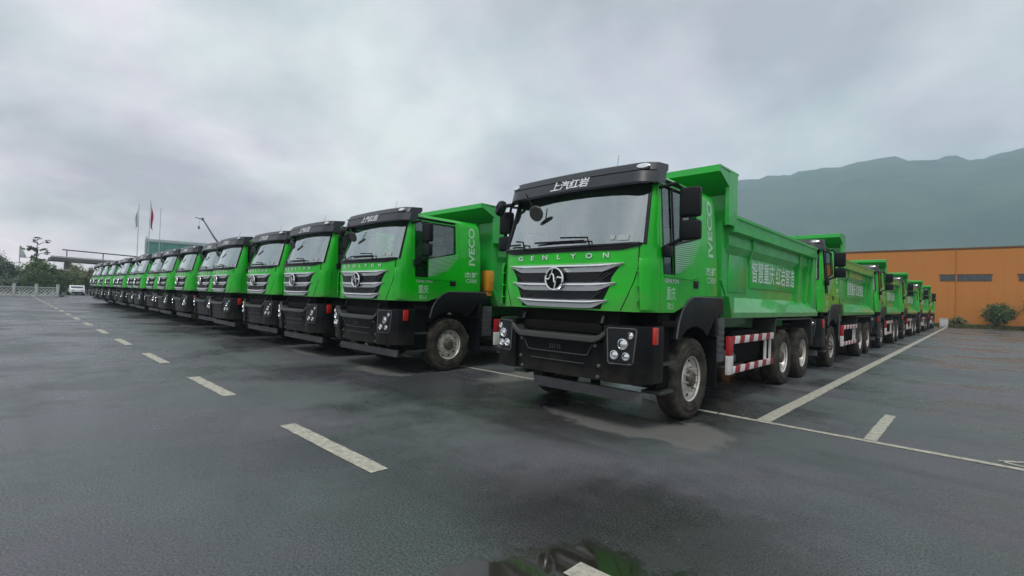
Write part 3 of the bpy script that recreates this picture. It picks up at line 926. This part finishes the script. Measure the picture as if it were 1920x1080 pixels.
def build_body(T):
    y0, y1 = 2.80, 8.45
    MB().box(-1.06, 1.06, y0, y1, 1.36, 1.46).box(-.5, -.36, y0, y1, 1.10, 1.36).box(.36, .5, y0, y1, 1.10, 1.36).build('body_floor', 'body_paint', T)
    for s in (1, -1):
        prof = [(1.27, 1.385), (1.275, 1.47), (1.10, 1.715), (1.10, 2.43), (1.175, 2.56), (1.165, 2.745), (1.26, 2.765), (1.26, 2.885), (1.225, 2.90), (1.225, 2.985), (1.25, 2.995), (1.25, 3.04), (1.13, 3.04), (1.11, 2.70), (1.04, 2.44), (1.04, 1.45), (1.07, 1.385)]
        sd = MB().prism([(s * a, z) for a, z in prof], 'y', y0, y1).build('body_side', 'body_paint', T, 20)
        # raised sign panel, plain panel and posts on the side wall
        MB().box(s * 1.095, s * 1.122, 4.02, 7.02, 1.90, 2.42, .008).build('sign_panel', 'body_paint', sd)
        MB().box(s * 1.095, s * 1.118, 2.98, 3.86, 1.80, 2.42, .008).build('plain_panel', 'body_paint', sd)
        MB().prism([(1.10 * s, 2.28), (1.20 * s, 2.62), (1.20 * s, 2.745), (1.09 * s, 2.745)], 'y', 3.92, 3.99).build('rib', 'body_paint', sd, 0)
        for yy in (7.10, 7.85):
            MB().prism([(1.09 * s, 1.74), (1.15 * s, 1.70), (1.20 * s, 2.62), (1.20 * s, 2.745), (1.09 * s, 2.745)], 'y', yy, yy + .11).build('rib', 'body_paint', sd, 0)
        MB().box(s * 1.05, s * 1.215, 8.22, 8.50, 1.40, 3.04, .01).build('rear_post', 'body_paint', sd)
        MB().box(s * 1.25, s * 1.275, y0 + .1, y1 - .25, 2.765, 2.785).build('rail_lip', 'body_paint', sd, 0)
        sgn = s
        text_part('body_lettering', '智慧重庆 红岩智造', .43,
                  lambda x, y, z, s=sgn: (s * 1.126, 5.50 + s * x, 2.17 + y), 'lettering_white', sd, 0, .006, .80, .95)
        # gusset from the headboard foot to the ledge
        MB().tube([(s * 1.16, 2.52, 1.98), (s * 1.20, 2.84, 1.50)], .022, 6).build('strut', 'body_paint', T)
        MB().prism([(2.60, 1.72), (2.84, 1.72), (2.84, 1.385), (2.76, 1.385)], 'x', s * 1.0, s * 1.262).build('skirt_front', 'body_paint', sd, 0)
    MB().box(-1.22, 1.22, 8.46, 8.54, 1.42, 3.0, .01).build('tailgate', 'body_paint', T)
    # headboard with the spill guard that reaches over the cab
    hb = MB().box(-1.12, 1.12, 2.66, 2.80, 1.45, 2.92).build('headboard', 'body_paint', T)
    mb = MB()
    mb.box(-1.19, 1.19, 2.74, 2.80, 2.86, 3.66)
    for s in (1, -1):
        mb.prism([(2.56, 2.85), (2.92, 2.85), (2.92, 3.70), (2.56, 3.70)], 'x', s * 1.19, s * 1.252)
        mb.prism([(2.14, 3.63), (2.558, 3.44), (2.558, 3.66), (2.14, 3.69)], 'x', s * 1.20, s * 1.25)
        mb.box(s * .42, s * .48, 2.68, 2.74, 2.90, 3.5)
    mb.prism([(2.12, 3.60), (2.12, 3.70), (2.15, 3.71), (2.95, 3.715), (2.95, 3.685), (2.17, 3.68), (2.16, 3.60)], 'x', -1.255, 1.255)
    mb.prism([(2.17, 3.60), (2.74, 3.36), (2.74, 3.39), (2.17, 3.63)], 'x', -1.20, 1.20)
    mb.build('spill_guard', 'body_paint', T, 20)

def build_mirrors(T):
    for s in (1, -1):
        mb = MB()
        mb.box(s * 1.43, s * 1.68, .40, .52, 2.64, 3.0, .035, 3)
        mr = mb.build('side_mirror', 'black_plastic', T)
        MB().box(s * 1.435, s * 1.69, .40, .51, 2.36, 2.60, .035, 3).build('wide_angle_mirror', 'black_plastic', mr)
        MB().box(s * 1.45, s * 1.66, .522, .526, 2.67, 2.97).box(s * 1.455, s * 1.665, .512, .516, 2.39, 2.57).build('mirror_glass', 'chrome', mr)
        a = MB()
        a.tube([(s * 1.20, .34, 3.02), (s * 1.40, .40, 3.06), (s * 1.46, .44, 2.98)], .022, 6)
        a.tube([(s * 1.45, .44, 2.98), (s * 1.45, .44, 2.34)], .02, 6)
        a.tube([(s * 1.24, .38, 2.26), (s * 1.34, .41, 2.32), (s * 1.47, .44, 2.38)], .026, 6)
        a.box(s * 1.245, s * 1.34, .36, .50, 2.16, 2.30, .02)
        a.box(s * 1.55, s * 1.57, .42, .48, 2.58, 2.66)
        a.build('mirror_arm', 'black_plastic', mr)
    # round kerb mirror over the far door and front mirror hanging before the glass
    k = MB().lathe([(-.02, .001), (-.07, .05), (-.06, .10), (-.02, .125), (.03, .128), (.05, .11), (.05, .001)], 24, 'y')
    k = k.build('kerb_mirror', 'black_plastic', T)
    k.location = (-1.50, .26, 3.03); k.rotation_euler = (R(-15), 0, R(-25))
    MB().tube([(.08, .0, .02), (.34, .08, .03)], .03, 6).build('mirror_arm', 'black_plastic', k)
    f = MB().lathe([(-.015, .001), (-.015, .10), (.0, .115), (.02, .10), (.03, .06), (.035, .001)], 24, 'y')
    f = f.build('front_mirror', 'bar_plastic', T)
    f.location = (-.50, -.015, 2.81); f.rotation_euler = (R(20), 0, R(8))
    MB().tube([(-.03, .03, .03), (-.20, .12, .28)], .011, 6).build('mirror_arm', 'black_plastic', f)

def build_texts(T):
    for s in (1, -1):
        t = lambda y0, z0, s=s: (lambda x, y, z: (s * (side_x(z0 + y) + .0075), y0 + s * x, z0 + y))
        # large side name reads upwards
        text_part('side_name', 'IVECO', .235, lambda x, y, z, s=s: (s * (side_x(2.69 + x) + .004), 1.93 - s * y, 2.69 + x), 'lettering_pale', T, 0, .007, 1.26, 1.0)
        text_part('model_lettering', '杰狮', .16, t(1.90, 2.055), 'lettering_pale', T, 0, .004, 1.25, .8)
        text_part('power_lettering', 'C500', .13, t(1.90, 1.93), 'lettering_pale', T, 0, .003, 1.1, .9)
        text_part('door_name', 'GENLYON', .085, t(.64, 1.87), 'lettering_silver', T, 0, .002, 1.0, .8)
        text_part('door_lettering', '重庆', .15, t(.62, 1.70), 'lettering_pale', T, 0, .002, .85, 1.2)
        text_part('capacity_lettering', '限2人', .095, t(.62, 1.545), 'lettering_pale', T, 0, .001, .85, 1.0)

def underrun(T, x0, x1):
    mb = MB().box(x0, x1, .10, .16, .36, .50, .006)
    o = mb.build('underrun_beam', 'grey_steel', T)
    for x in (-.42, .42): MB().box(x - .03, x + .03, .16, .30, .42, .90).build('beam_hanger', 'chassis_steel', T)
    return o

T0 = empty('dump_truck')
build_cab(T0); build_front(T0); build_chassis(T0); build_body(T0); build_mirrors(T0); build_texts(T0)
GRP = 'green dump trucks parked in rows'
ORD = ['nearest', 'second', 'third', 'fourth', 'fifth', 'sixth', 'seventh', 'eighth', 'ninth', 'tenth', 'eleventh', 'twelfth', 'thirteenth', 'fourteenth',
       'fifteenth', 'sixteenth', 'seventeenth', 'eighteenth', 'nineteenth', 'twentieth', 'twenty-first', 'twenty-second', 'twenty-third']
spots = [(-4.06, 5.24, 'nearest green dump truck, front right of the yard, its grille and whole side in view')]
xs = [-9.33, -12.55, -15.70, -18.72, -21.4]
while xs[-1] > -54: xs.append(xs[-1] - 2.96 + random.uniform(-.10, .10))
for i, x in enumerate(xs):
    spots.append((x, 5.24 + (random.uniform(-.12, .12) if i > 1 else 0), f'green dump truck, {ORD[i + 1]} from the right in the front row'))
for i, y in enumerate((14.15, 23.65, 33.1, 42.6, 52.1)):
    spots.append((-4.06 + (0, .02, -.05, .04, 0)[i], y, f'green dump truck, {ORD[i + 1]} in the rightmost file, counting back from the nearest truck'))
trucks = []
protos = copy_tree(T0)
for i, (x, y, lab) in enumerate(spots):
    o = T0 if i == 0 else (protos if i == 1 else copy_tree(protos))
    if i == 0: underrun(o, -.55, 1.16)
    if i == 1: underrun(o, -1.10, 1.16)
    o.location = (x, y, 0)
    if i > 1: o.rotation_euler = (0, 0, R(random.uniform(-.7, .7)))
    tag(o, lab, 'truck', GRP)
    trucks.append(o)
# a yellow box behind the cab of the second truck
yb_ = MB().box(.98, 1.24, 2.44, 2.62, 1.72, 2.20, .02).box(.95, 1.20, 2.46, 2.60, 1.62, 1.72)
yb_.build('yellow_box', 'amber', trucks[1])

# ------------------------------------------------------------------ vegetation
def leaf_mesh(name, blobs, n, leaf, matn, parent, seed):
    """blobs: (x, y, z, rx, ry, rz); leaf quads through the volume, denser at the skin"""
    rnd = random.Random(seed)
    V, F = [], []
    tot = sum(b[3] * b[4] * b[5] for b in blobs)
    for b in blobs:
        k = int(n * b[3] * b[4] * b[5] / tot)
        # sub-clumps give light and dark tufts
        cl = []
        for _ in range(max(6, k // 28)):
            d = Vector((rnd.gauss(0, 1), rnd.gauss(0, 1), rnd.gauss(0, 1))).normalized() * rnd.uniform(.45, 1.0)
            cl.append((d, rnd.uniform(.10, .28)))
        for _ in range(k):
            d, r = rnd.choice(cl)
            q = d + Vector((rnd.gauss(0, r), rnd.gauss(0, r), rnd.gauss(0, r * .8)))
            c = Vector((b[0] + q.x * b[3], b[1] + q.y * b[4], b[2] + q.z * b[5]))
            if c.z < .1: continue
            u = Vector((rnd.gauss(0, 1), rnd.gauss(0, 1), rnd.gauss(0, .6))).normalized()
            w = u.cross(Vector((rnd.gauss(0, 1), rnd.gauss(0, 1), rnd.gauss(0, 1)))).normalized()
            l = leaf * rnd.uniform(.6, 1.3)
            i = len(V)
            V += [c - u * l, c + w * l * .45, c + u * l, c - w * l * .45]
            F.append((i, i + 1, i + 2, i + 3))
    me = bpy.data.meshes.new(name)
    me.from_pydata(V, [], F)
    return link(name, me, matn, parent, 0)
def tree(name, x, y, h, r, matn, label, seed, n=2600, sparse=False, trunk_r=.14, group='trees behind the white balustrade'):
    rnd = random.Random(seed)
    o = empty(name, (x, y, 0))
    mb = MB()
    top = h * (.9 if sparse else .7)
    mb.tube([(0, 0, -.1), (rnd.uniform(-.1, .1), rnd.uniform(-.1, .1), top * .5), (rnd.uniform(-.2, .2), rnd.uniform(-.2, .2), top)], trunk_r, 7, True, trunk_r * .3)
    tips = []
    for k in range(22 if sparse else 6):
        a = rnd.uniform(0, 6.28); z0 = h * rnd.uniform(.40, .88) if sparse else h * rnd.uniform(.3, .6)
        L_ = r * (rnd.uniform(.25, .8) if sparse else rnd.uniform(.6, 1.0))
        p = (L_ * math.cos(a), L_ * math.sin(a), z0 + L_ * rnd.uniform(.35, .8))
        mb.tube([(0, 0, z0), (p[0] * .5, p[1] * .5, z0 + (p[2] - z0) * .65), p], trunk_r * .4, 5, True, .02)
        tips.append(p)
    mb.build('trunk', 'bark', o)
    if sparse:
        blobs = [(p[0], p[1], p[2], r * .30, r * .30, r * .22) for p in tips] + [(0, 0, h * .97, r * .3, r * .3, r * .15)]
    else:
        blobs = [(rnd.uniform(-.4, .4) * r, rnd.uniform(-.5, .5) * r, h * rnd.uniform(.45, .72), r * rnd.uniform(.5, .8), r * rnd.uniform(.5, .8), h * rnd.uniform(.16, .28)) for _ in range(7)]
        blobs.append((0, 0, h * .55, r * .8, r * .8, h * .34))
    leaf_mesh('crown', blobs, n, .15 if not sparse else .12, matn, o, seed)
    return tag(o, label, 'tree', group)
TREES = [
    (-96, -.4, 6.1, 1.7, 'leaf_grey', 'pale grey-green tree at the left edge of the picture', 3000, 0),
    (-101, 1.3, 4.7, 1.3, 'leaf_grey', 'small blue-grey tree between the pale tree and the tall sparse one', 2200, 0),
    (-98, 3.3, 8.3, 1.5, 'leaf_dark', 'tall thin tree with sparse crown standing above the hedge', 2000, 1),
    (-95, 2.6, 5.2, 1.4, 'leaf_mid', 'yellow-green bushy tree at the foot of the tall sparse tree', 3200, 0),
    (-96, 4.4, 5.0, 1.3, 'leaf_mid', 'mid green tree right of the tall sparse tree', 3000, 0),
    (-99, 6.0, 4.3, 1.4, 'leaf_olive', 'olive tree behind the white car', 2600, 0),
    (-100, 7.9, 4.6, 1.2, 'leaf_olive', 'brownish tree next to the farthest trucks', 2400, 0),
    (-104, 9.8, 4.9, 1.4, 'leaf_olive', 'olive tree partly hidden behind the farthest truck cabs', 2400, 0),
    (-105, 11.6, 5.6, 1.5, 'leaf_olive', 'loose olive tree in front of the viaduct, just left of the flagpoles', 1800, 0),
    (-108, 8.4, 5.8, 1.2, 'leaf_mid', 'slim green tree in front of the viaduct above the farthest trucks', 1500, 0),
    (-97, -3.2, 6.4, 1.9, 'leaf_mid', 'green tree just outside the left edge behind the balustrade', 2400, 0),
]
for i, (x, y, h, r, mt, lab, n, sp) in enumerate(TREES):
    tree('sparse_tree' if sp else 'leafy_tree', x, y, h, r, mt, lab, 40 + i, n, bool(sp))
for i, (x, y, w, h, mt, lab) in enumerate((
    (-93.5, .9, 2.2, 2.6, 'leaf_grey', 'pale clipped hedge behind the left stretch of balustrade'),
    (-92.5, 3.4, 2.4, 3.2, 'leaf_dark', 'dark green hedge behind the right stretch of balustrade'),
    (-96.5, 6.6, 2.2, 3.4, 'leaf_mid', 'green hedge behind the white car'),
    (-101, 9.2, 2.4, 3.6, 'leaf_olive', 'olive hedge beside the farthest truck'))):
    o = empty('hedge', (x, y, 0))
    MB().tube([(0, -w * .4, 0), (0, -w * .35, h * .6)], .06, 5).tube([(0, w * .4, 0), (0, w * .35, h * .6)], .06, 5).tube([(0, 0, 0), (.1, 0, h * .7)], .06, 5).build('stem', 'bark', o)
    leaf_mesh('foliage', [(0, (k - 1.5) * w * .3, h * .48, .8, w * .30, h * .46) for k in range(4)], 3600, .14, mt, o, 70 + i)
    tag(o, lab, 'hedge', 'hedges behind the white balustrade')
def bush(x, y, r, h, lab, seed, matn='leaf_dark', n=5000):
    o = empty('round_bush', (x, y, 0))
    mb = MB()
    rnd = random.Random(seed)
    for k in range(5):
        a = rnd.uniform(0, 6.28)
        mb.tube([(0, 0, -.1), (.25 * math.cos(a), .25 * math.sin(a), h * .35), (r * .6 * math.cos(a), r * .6 * math.sin(a), h * .65)], .05, 5, True, .015)
    mb.build('stem', 'bark', o)
    leaf_mesh('foliage', [(0, 0, h * .55, r * .85, r * .85, h * .40)] + [(rnd.uniform(-.4, .4) * r, rnd.uniform(-.4, .4) * r, h * rnd.uniform(.4, .65), r * .55, r * .55, h * .3) for _ in range(5)], n, .085, matn, o, seed)
    return tag(o, lab, 'bush', 'bushes before the orange factory')
bush(1.5, 65.9, 1.30, 2.7, 'round dark green bush in front of the orange factory wall', 5)
bush(4.1, 64.9, 1.25, 3.6, 'tall dark bush cut off by the right edge of the picture', 6)
bush(-1.3, 66.4, .8, 1.1, 'low yellowish shrub at the factory wall beside the farthest truck', 8, 'leaf_olive', 2600)

def grass_strip(name, x0, x1, y0, y1, n, hmin, hmax, seed, matn, label):
    rnd = random.Random(seed)
    V, F = [], []
    for _ in range(n):
        x, y = rnd.uniform(x0, x1), rnd.uniform(y0, y1)
        h = rnd.uniform(hmin, hmax); a = rnd.uniform(0, 6.28); w = .02 + .02 * rnd.random()
        dx, dy = math.cos(a) * w, math.sin(a) * w
        lx, ly = rnd.gauss(0, .25) * h, rnd.gauss(0, .25) * h
        i = len(V)
        V += [(x - dx, y - dy, -.06), (x + dx, y + dy, -.06), (x + lx, y + ly, h)]
        F.append((i, i + 1, i + 2))
    me = bpy.data.meshes.new(name); me.from_pydata(V, [], F)
    return tag(link(name, me, matn, None, 0), label, 'grass', kind='stuff')
grass_strip('verge_grass', -14, 8, 65.25, 67.4, 26000, .12, .45, 3, 'grass', 'rough yellowish grass along the foot of the orange wall')
grass_strip('yard_edge_grass', -78.5, -77.6, -30, 5, 5000, .08, .3, 4, 'grass', 'short grass at the foot of the white balustrade')

# ------------------------------------------------------------------ orange factory
fac = empty('factory_building', (-12, 67.6, 0))
WX0, WX1, WH = -22.0, 26.0, 8.14
holes = []
def wx(x): return x + 12            # world to local
MB().box(WX0, WX1, .06, 40, -.3, WH - .05).build('wall', 'orange_wall', fac)
ribs = 0
px = WX0
wins = [(-2.75, 1.12), (2.95, 6.8), (8.6, 12.4), (-9.3, -5.4)]
pm = {}
while px < WX1 - .01:
    w = 1.0
    z0, z1 = -.2, WH - .18
    mb = MB().box(0, w - .004, 0, .06, z0, z1)
    if 'full' not in pm:
        o = mb.build('wall_panel', 'orange_wall', fac, 0); pm['full'] = o.data
    else:
        mb.bm.free(); o = link('wall_panel', pm['full'], 'orange_wall', fac, 0)
    o.location = (px, 0, 0)
    px += w
MB().box(WX0 - .05, WX1 + .05, -.06, .30, WH - .18, WH, .01).build('coping', 'wall_trim', fac)
MB().box(WX0 - .05, WX1 + .05, -.04, 0.0, .0, .35).build('plinth', 'concrete', fac)
for a, b in wins:
    a, b = wx(a), wx(b)
    f = MB().box(a, b, -.05, -.005, 4.72, 5.34, .006).build('window', 'window_frame', fac)
    nP = 6
    for k in range(nP):
        u = a + .05 + (b - a - .05) * k / nP
        MB().box(u, u + (b - a - .05) / nP - .05, -.062, -.052, 4.79, 5.27).build('pane', 'window_dark', f, 0)
    MB().box(a - .08, b + .08, -.10, -.005, 5.36, 5.41).build('window_hood', 'wall_trim', f, 0)
MB().tube([(wx(-1.5), -.06, .4), (wx(-1.5), -.06, WH - .2)], .05, 8).build('downpipe', 'orange_wall', fac)
tag(fac, 'long flat-roofed orange factory with dark strip windows closing the yard', 'building')

g = empty('gate_box', (-2.3, 64.6, 0))
MB().box(-.32, .32, -.2, .2, .02, .80, .03).build('cabinet', 'concrete_white', g)
MB().box(-.35, .35, -.23, .23, .80, .86, .01).build('lid', 'concrete_white', g)
tag(g, 'small white box at the end of the bay line by the factory', 'box')

# ------------------------------------------------------------------ far left: balustrade, car, flags, viaduct, wrapped building, crane
bal = empty('balustrade', (-77, 0, 0))
BY0, BY1 = -24.0, 4.4
MB().box(-.12, .12, BY0, BY1, -.1, .26, .02).build('base_course', 'concrete_white', bal)
MB().box(-.10, .10, BY0, BY1, 1.02, 1.12, .015).build('top_rail', 'concrete_white', bal)
npan = 16
pw = (BY1 - BY0) / npan
post = lat = cap = None
for k in range(npan + 1):
    y = BY0 + pw * k
    if post is None:
        p = MB().box(-.13, .13, -.13, .13, -.1, 1.38, .02).build('post', 'concrete_white', bal); post = p.data
        c = MB().box(-.17, .17, -.17, .17, 1.38, 1.46, .02).build('post_cap', 'concrete_white', p); cap = c.data
    else:
        p = link('post', post, 'concrete_white', bal); c = link('post_cap', cap, 'concrete_white', p)
    p.location = (0, y, 0)
    if k == npan: break
    if lat is None:
        mb = MB()
        nb = 5
        for d in (1, -1):
            for q in range(-2, nb + 2):
                s0 = .13 + (pw - .26) * q / nb; s1 = s0 + d * .62
                z0, z1 = .27, 1.02
                # clip to the panel
                def cl(s0, z0, s1, z1):
                    lo, hi = .13, pw - .13
                    pts = []
                    for (sa, za, sb, zb) in ((s0, z0, s1, z1),):
                        t0, t1 = 0.0, 1.0
                        ds = sb - sa
                        ta, tb = (lo - sa) / ds, (hi - sa) / ds
                        if ta > tb: ta, tb = tb, ta
                        t0, t1 = max(t0, ta), min(t1, tb)
                        if t1 - t0 < .08: return None
                        return (sa + ds * t0, za + (zb - za) * t0), (sa + ds * t1, za + (zb - za) * t1)
                r_ = cl(s0, z0, s1, z1)
                if r_: mb.tube([(0.02 * d, r_[0][0], r_[0][1]), (0.02 * d, r_[1][0], r_[1][1])], .045, 4)
        l = mb.build('lattice', 'concrete_white', bal, 0); lat = l.data
    else:
        l = link('lattice', lat, 'concrete_white', bal, 0)
    l.location = (0, y, 0)
tag(bal, 'white concrete balustrade with diamond lattice at the far left end of the yard', 'balustrade')

# white hatchback seen end-on
car = empty('parked_car', (-92, 7.15, 0), 0)
def car_section(y): return 1.0
mb = MB()
prof = [(-1.9, .35), (-1.95, .62), (-1.75, .84), (-1.0, .95), (-.45, 1.36), (.9, 1.40), (1.55, 1.0), (1.85, .92), (1.95, .6), (1.9, .32)]
mb.prism(prof, 'y', -.80, .80, .09, 3)
cb_ = mb.build('body', 'car_white', car, 50)
MB().prism([(-.95, .97), (-.46, 1.31), (-.38, 1.31), (-.7, .97)], 'y', -.65, .65).prism([(1.58, 1.03), (.93, 1.36), (.85, 1.34), (1.4, 1.03)], 'y', -.65, .65).build('windshield', 'window_dark', car, 0)
for s in (1, -1):
    MB().prism([(-.75, 1.0), (-.35, 1.30), (.8, 1.33), (1.2, 1.02)], 'y', s * .785, s * .812).build('side_window', 'window_dark', car, 0)
    for xx in (-1.2, 1.2):
        w = MB().lathe([(-.1, .2), (-.1, .3), (.1, .3), (.1, .2), (.08, .01)], 18, 'y').build('wheel', 'rubber', car)
        w.location = (xx, s * .74, .30)
    MB().box(1.88, 1.965, s * .45 - .14, s * .45 + .14, .68, .80, .02).build('headlight', 'lamp_lens', car)
MB().box(1.90, 1.97, -.6, .6, .36, .50, .02).build('bumper', 'black_plastic', car)
tag(car, 'small white car parked beyond the balustrade at the end of the truck row', 'car')

# flagpoles
def flagpole(x, y, h, flag, lab):
    o = empty('flagpole', (x, y, 0))
    MB().tube([(0, 0, 0), (0, 0, h)], .075, 8, True, .04).build('pole', 'pole_metal', o)
    MB().lathe([(0, .001), (.03, .09), (.10, .10), (.16, .06), (.18, .001)], 12, 'z', (0, 0, h)).build('finial', 'pole_metal', o)
    MB().box(-.3, .3, -.3, .3, -.06, .25, .03).build('footing', 'concrete', o)
    if flag:
        mt, L_ = flag
        mb = MB()
        n = 14
        def fn(u, v):
            z = h - .2 - L_ * v
            wd = .10 + .62 * math.sin(min(1, v * 1.25) * math.pi * .5) * u
            return (.10 * math.sin(u * 9 + v * 2.0) * (.3 + v), -.05 - wd * (.75 + .25 * math.sin(v * 6)) if mt == 'flag_white' else .05 + wd * (.75 + .25 * math.sin(v * 6)), z - u * .75)
        mb.grid(fn, n, 20); mb.solid(.01)
        mb.build('flag', mt, o)
    return tag(o, lab, 'flagpole', 'flagpoles beyond the truck row')
flagpole(-110, 16.55, 16.2, ('flag_white', 3.6), 'left flagpole with a drooping pale flag')
flagpole(-110, 18.2, 17.3, ('flag_red', 4.6), 'middle and tallest flagpole with a drooping red flag')
flagpole(-110, 19.8, 16.0, None, 'bare flagpole in front of the green wrapped building')
fl = empty('feather_flag', (-104, 1.55, 0))
MB().tube([(0, 0, 0), (0, 0, 7.1)], .05, 6).build('pole', 'pole_metal', fl)
mb = MB(); mb.grid(lambda u, v: (.05 * math.sin(v * 5), .05 + .75 * u * (1 - .85 * v), 5.3 + 1.75 * v), 4, 8); mb.solid(.01); mb.build('flag', 'flag_white', fl)
tag(fl, 'small triangular pale flag on a pole left of the sparse tree', 'flag')

# elevated road on piers
via = empty('viaduct', (-135, 0, 0))
def slab(name, ya, za, yb2, zb, t, wd, mt, xo=0, par=None):
    mb = MB()
    mb.prism([(ya, za), (yb2, zb), (yb2, zb - t), (ya, za - t)], 'x', xo - wd / 2, xo + wd / 2)
    return mb.build(name, mt, par or via, 0)
dk = slab('deck', 6.2, 6.75, 62, 5.4, .6, 9, 'dark_concrete')
slab('parapet', 6.2, 7.0, 62, 5.65, .22, .25, 'concrete_white', 4.45, dk)
slab('pipe_run', 7.9, 8.45, 62, 6.5, .22, .4, 'grey_steel', 3.2)
for k in range(10):
    y = 8.6 + 5.6 * k
    MB().box(3.1, 3.3, y - .08, y + .08, 6.72 - (y - 6.2) * .0242, 8.25 - (y - 7.9) * .036).build('pipe_stand', 'grey_steel', via, 0)
for k in range(6):
    y = 9 + 9.5 * k
    MB().box(-1.5, 1.5, y - .5, y + .5, -.2, 5.98 - (y - 6.2) * .0242, .05).build('pier', 'concrete', via)
slab('lower_beam', 6.0, 4.35, 62, 4.0, .22, .5, 'concrete_white', 5.2)
for k in range(8):
    y = 7.2 + 6 * k
    MB().box(5.05, 5.35, y - .15, y + .15, -.2, 4.02).build('beam_post', 'concrete', via, 0)
tag(via, 'long grey elevated road on piers behind the trees at the far left', 'viaduct')

# building wrapped in green scaffold netting
bl = empty('wrapped_building', (-150, 24.6, 0), R(-8))
BW, BD, BH = 21.0, 16.0, 13.4
MB().box(-BD, 0, 0, BW, -.3, BH).build('core', 'concrete', bl)
for k in range(5):
    z0 = .2 + k * 2.68
    for a, b in [(q * 3.0, q * 3.0 + 2.96) for q in range(7)]:
        MB().box(.10, .16, a, b, z0, z0 + (2.62 if k < 4 else 2.0), .0).build('net_panel', 'net_green', bl, 0)
    for q in range(5):
        MB().box(-3.2 * q - 3.15, -3.2 * q, -.16, -.10, z0, z0 + (2.62 if k < 4 else 2.7)).build('net_panel', 'net_green', bl, 0)
for q in range(8):
    MB().tube([(.22, q * 3.0, -.2), (.22, q * 3.0, BH + .5)], .05, 6).build('scaffold_post', 'net_pale', bl)
for q in range(6):
    MB().tube([(-3.2 * q, -.22, -.2), (-3.2 * q, -.22, BH + .9)], .05, 6).build('scaffold_post', 'net_pale', bl)
MB().box(.02, .30, -.2, BW + .2, BH - .7, BH + .05, .02).build('roof_edge', 'net_pale', bl)
tag(bl, 'flat building wrapped in green scaffold netting behind the truck row', 'building')

# knuckle-boom crane
crn = empty('crane', (-140, 40.5, 0))
MB().box(-1.2, 1.2, -3.5, 3.5, .5, 1.4, .1).build('carrier', 'crane_paint', crn)
MB().box(-1.1, 1.1, 3.6, 5.4, .6, 3.0, .2).build('cab', 'crane_paint', crn)
for s in (1, -1):
    for y in (-2.4, -1.1, 3.9):
        w = MB().lathe([(-.15, .3), (-.15, .52), (.15, .52), (.15, .3), (.1, .02)], 18, 'x').build('wheel', 'rubber', crn)
        w.location = (s * 1.05, y, .52)
MB().tube([(0, 0, 1.4), (0, 0, 9.5)], .30, 8, True, .24).build('mast', 'crane_paint', crn)
b1 = MB().tube([(0, 0, 9.4), (0, -4.2, 14.8)], .26, 6, True, .22).build('boom', 'crane_paint', crn)
MB().tube([(0, -3.9, 14.4), (0, -6.7, 18.9)], .19, 6, True, .15).build('boom_extension', 'crane_paint', b1)
MB().tube([(0, -6.5, 18.75), (0, -8.3, 18.95)], .14, 6, True, .10).box(-.2, .2, -6.9, -6.4, 18.4, 19.1, .04).build('jib_head', 'crane_paint', b1)
MB().tube([(0, -7.4, 18.8), (0, -7.4, 16.9)], .035, 5).build('rope', 'crane_paint', b1)
MB().box(-.18, .18, -7.62, -7.18, 16.2, 16.95, .08).build('hook', 'crane_paint', b1)
tag(crn, 'dark crane with raised boom and hook above the truck roofs', 'crane')

# ------------------------------------------------------------------ hills beyond the factory, and the damp air
def hills():
    from mathutils import noise as mn
    V, F = [], []
    nA, nR = 150, 60
    ridge = [(-60, .0), (-42, .02), (-34, .10), (-26, .18), (-18.7, .222), (-13, .224), (-8.8, .235), (-5, .230), (-2.5, .222), (0, .216), (2.7, .220), (6, .226), (12, .20), (25, .12), (45, .07), (70, .05), (85, 0)]
    for i in range(nA + 1):
        az = -48 + 106 * i / nA
        for j in range(nR + 1):
            r = 620 + 1500 * j / nR
            t = j / nR
            prof = math.sin(min(1, t / .62) * math.pi / 2) ** 1.3 if t < .62 else math.cos((t - .62) / .38 * math.pi / 2)
            h = lerp_tab(ridge, az) * 1550 * prof
            p = Vector((math.sin(R(az)) * r, math.cos(R(az)) * r, 0))
            nz = mn.fractal(p * .008, 0.8, 2.1, 8) * 20 * min(1, h / 60)
            V.append((p.x, p.y, h + nz - 4))
    for i in range(nA):
        for j in range(nR):
            a = i * (nR + 1) + j
            F.append((a, a + nR + 1, a + nR + 2, a + 1))
    me = bpy.data.meshes.new('hills'); me.from_pydata(V, [], F)
    o = link('hills', me, 'hill_forest', None, 60)
    return tag(o, kind='structure')
hills()
def haze(density):
    m = bpy.data.materials.new('haze'); m.use_nodes = True
    t = m.node_tree; t.nodes.clear()
    o = t.nodes.new('ShaderNodeOutputMaterial')
    v = t.nodes.new('ShaderNodeVolumePrincipled')
    v.inputs['Color'].default_value = (0.67, 0.88, 1.0, 1)
    v.inputs['Density'].default_value = density
    v.inputs['Anisotropy'].default_value = 0.0
    t.links.new(v.outputs[0], o.inputs['Volume'])
    M['haze'] = m
    ob = MB().box(-720, 1920, -520, 2220, -6, 420).build('haze', 'haze', None, 0)
    tag(ob, 'thin damp air over the yard and the hills', 'haze', kind='stuff')
HAZE = 0.0006
if HAZE: haze(HAZE)
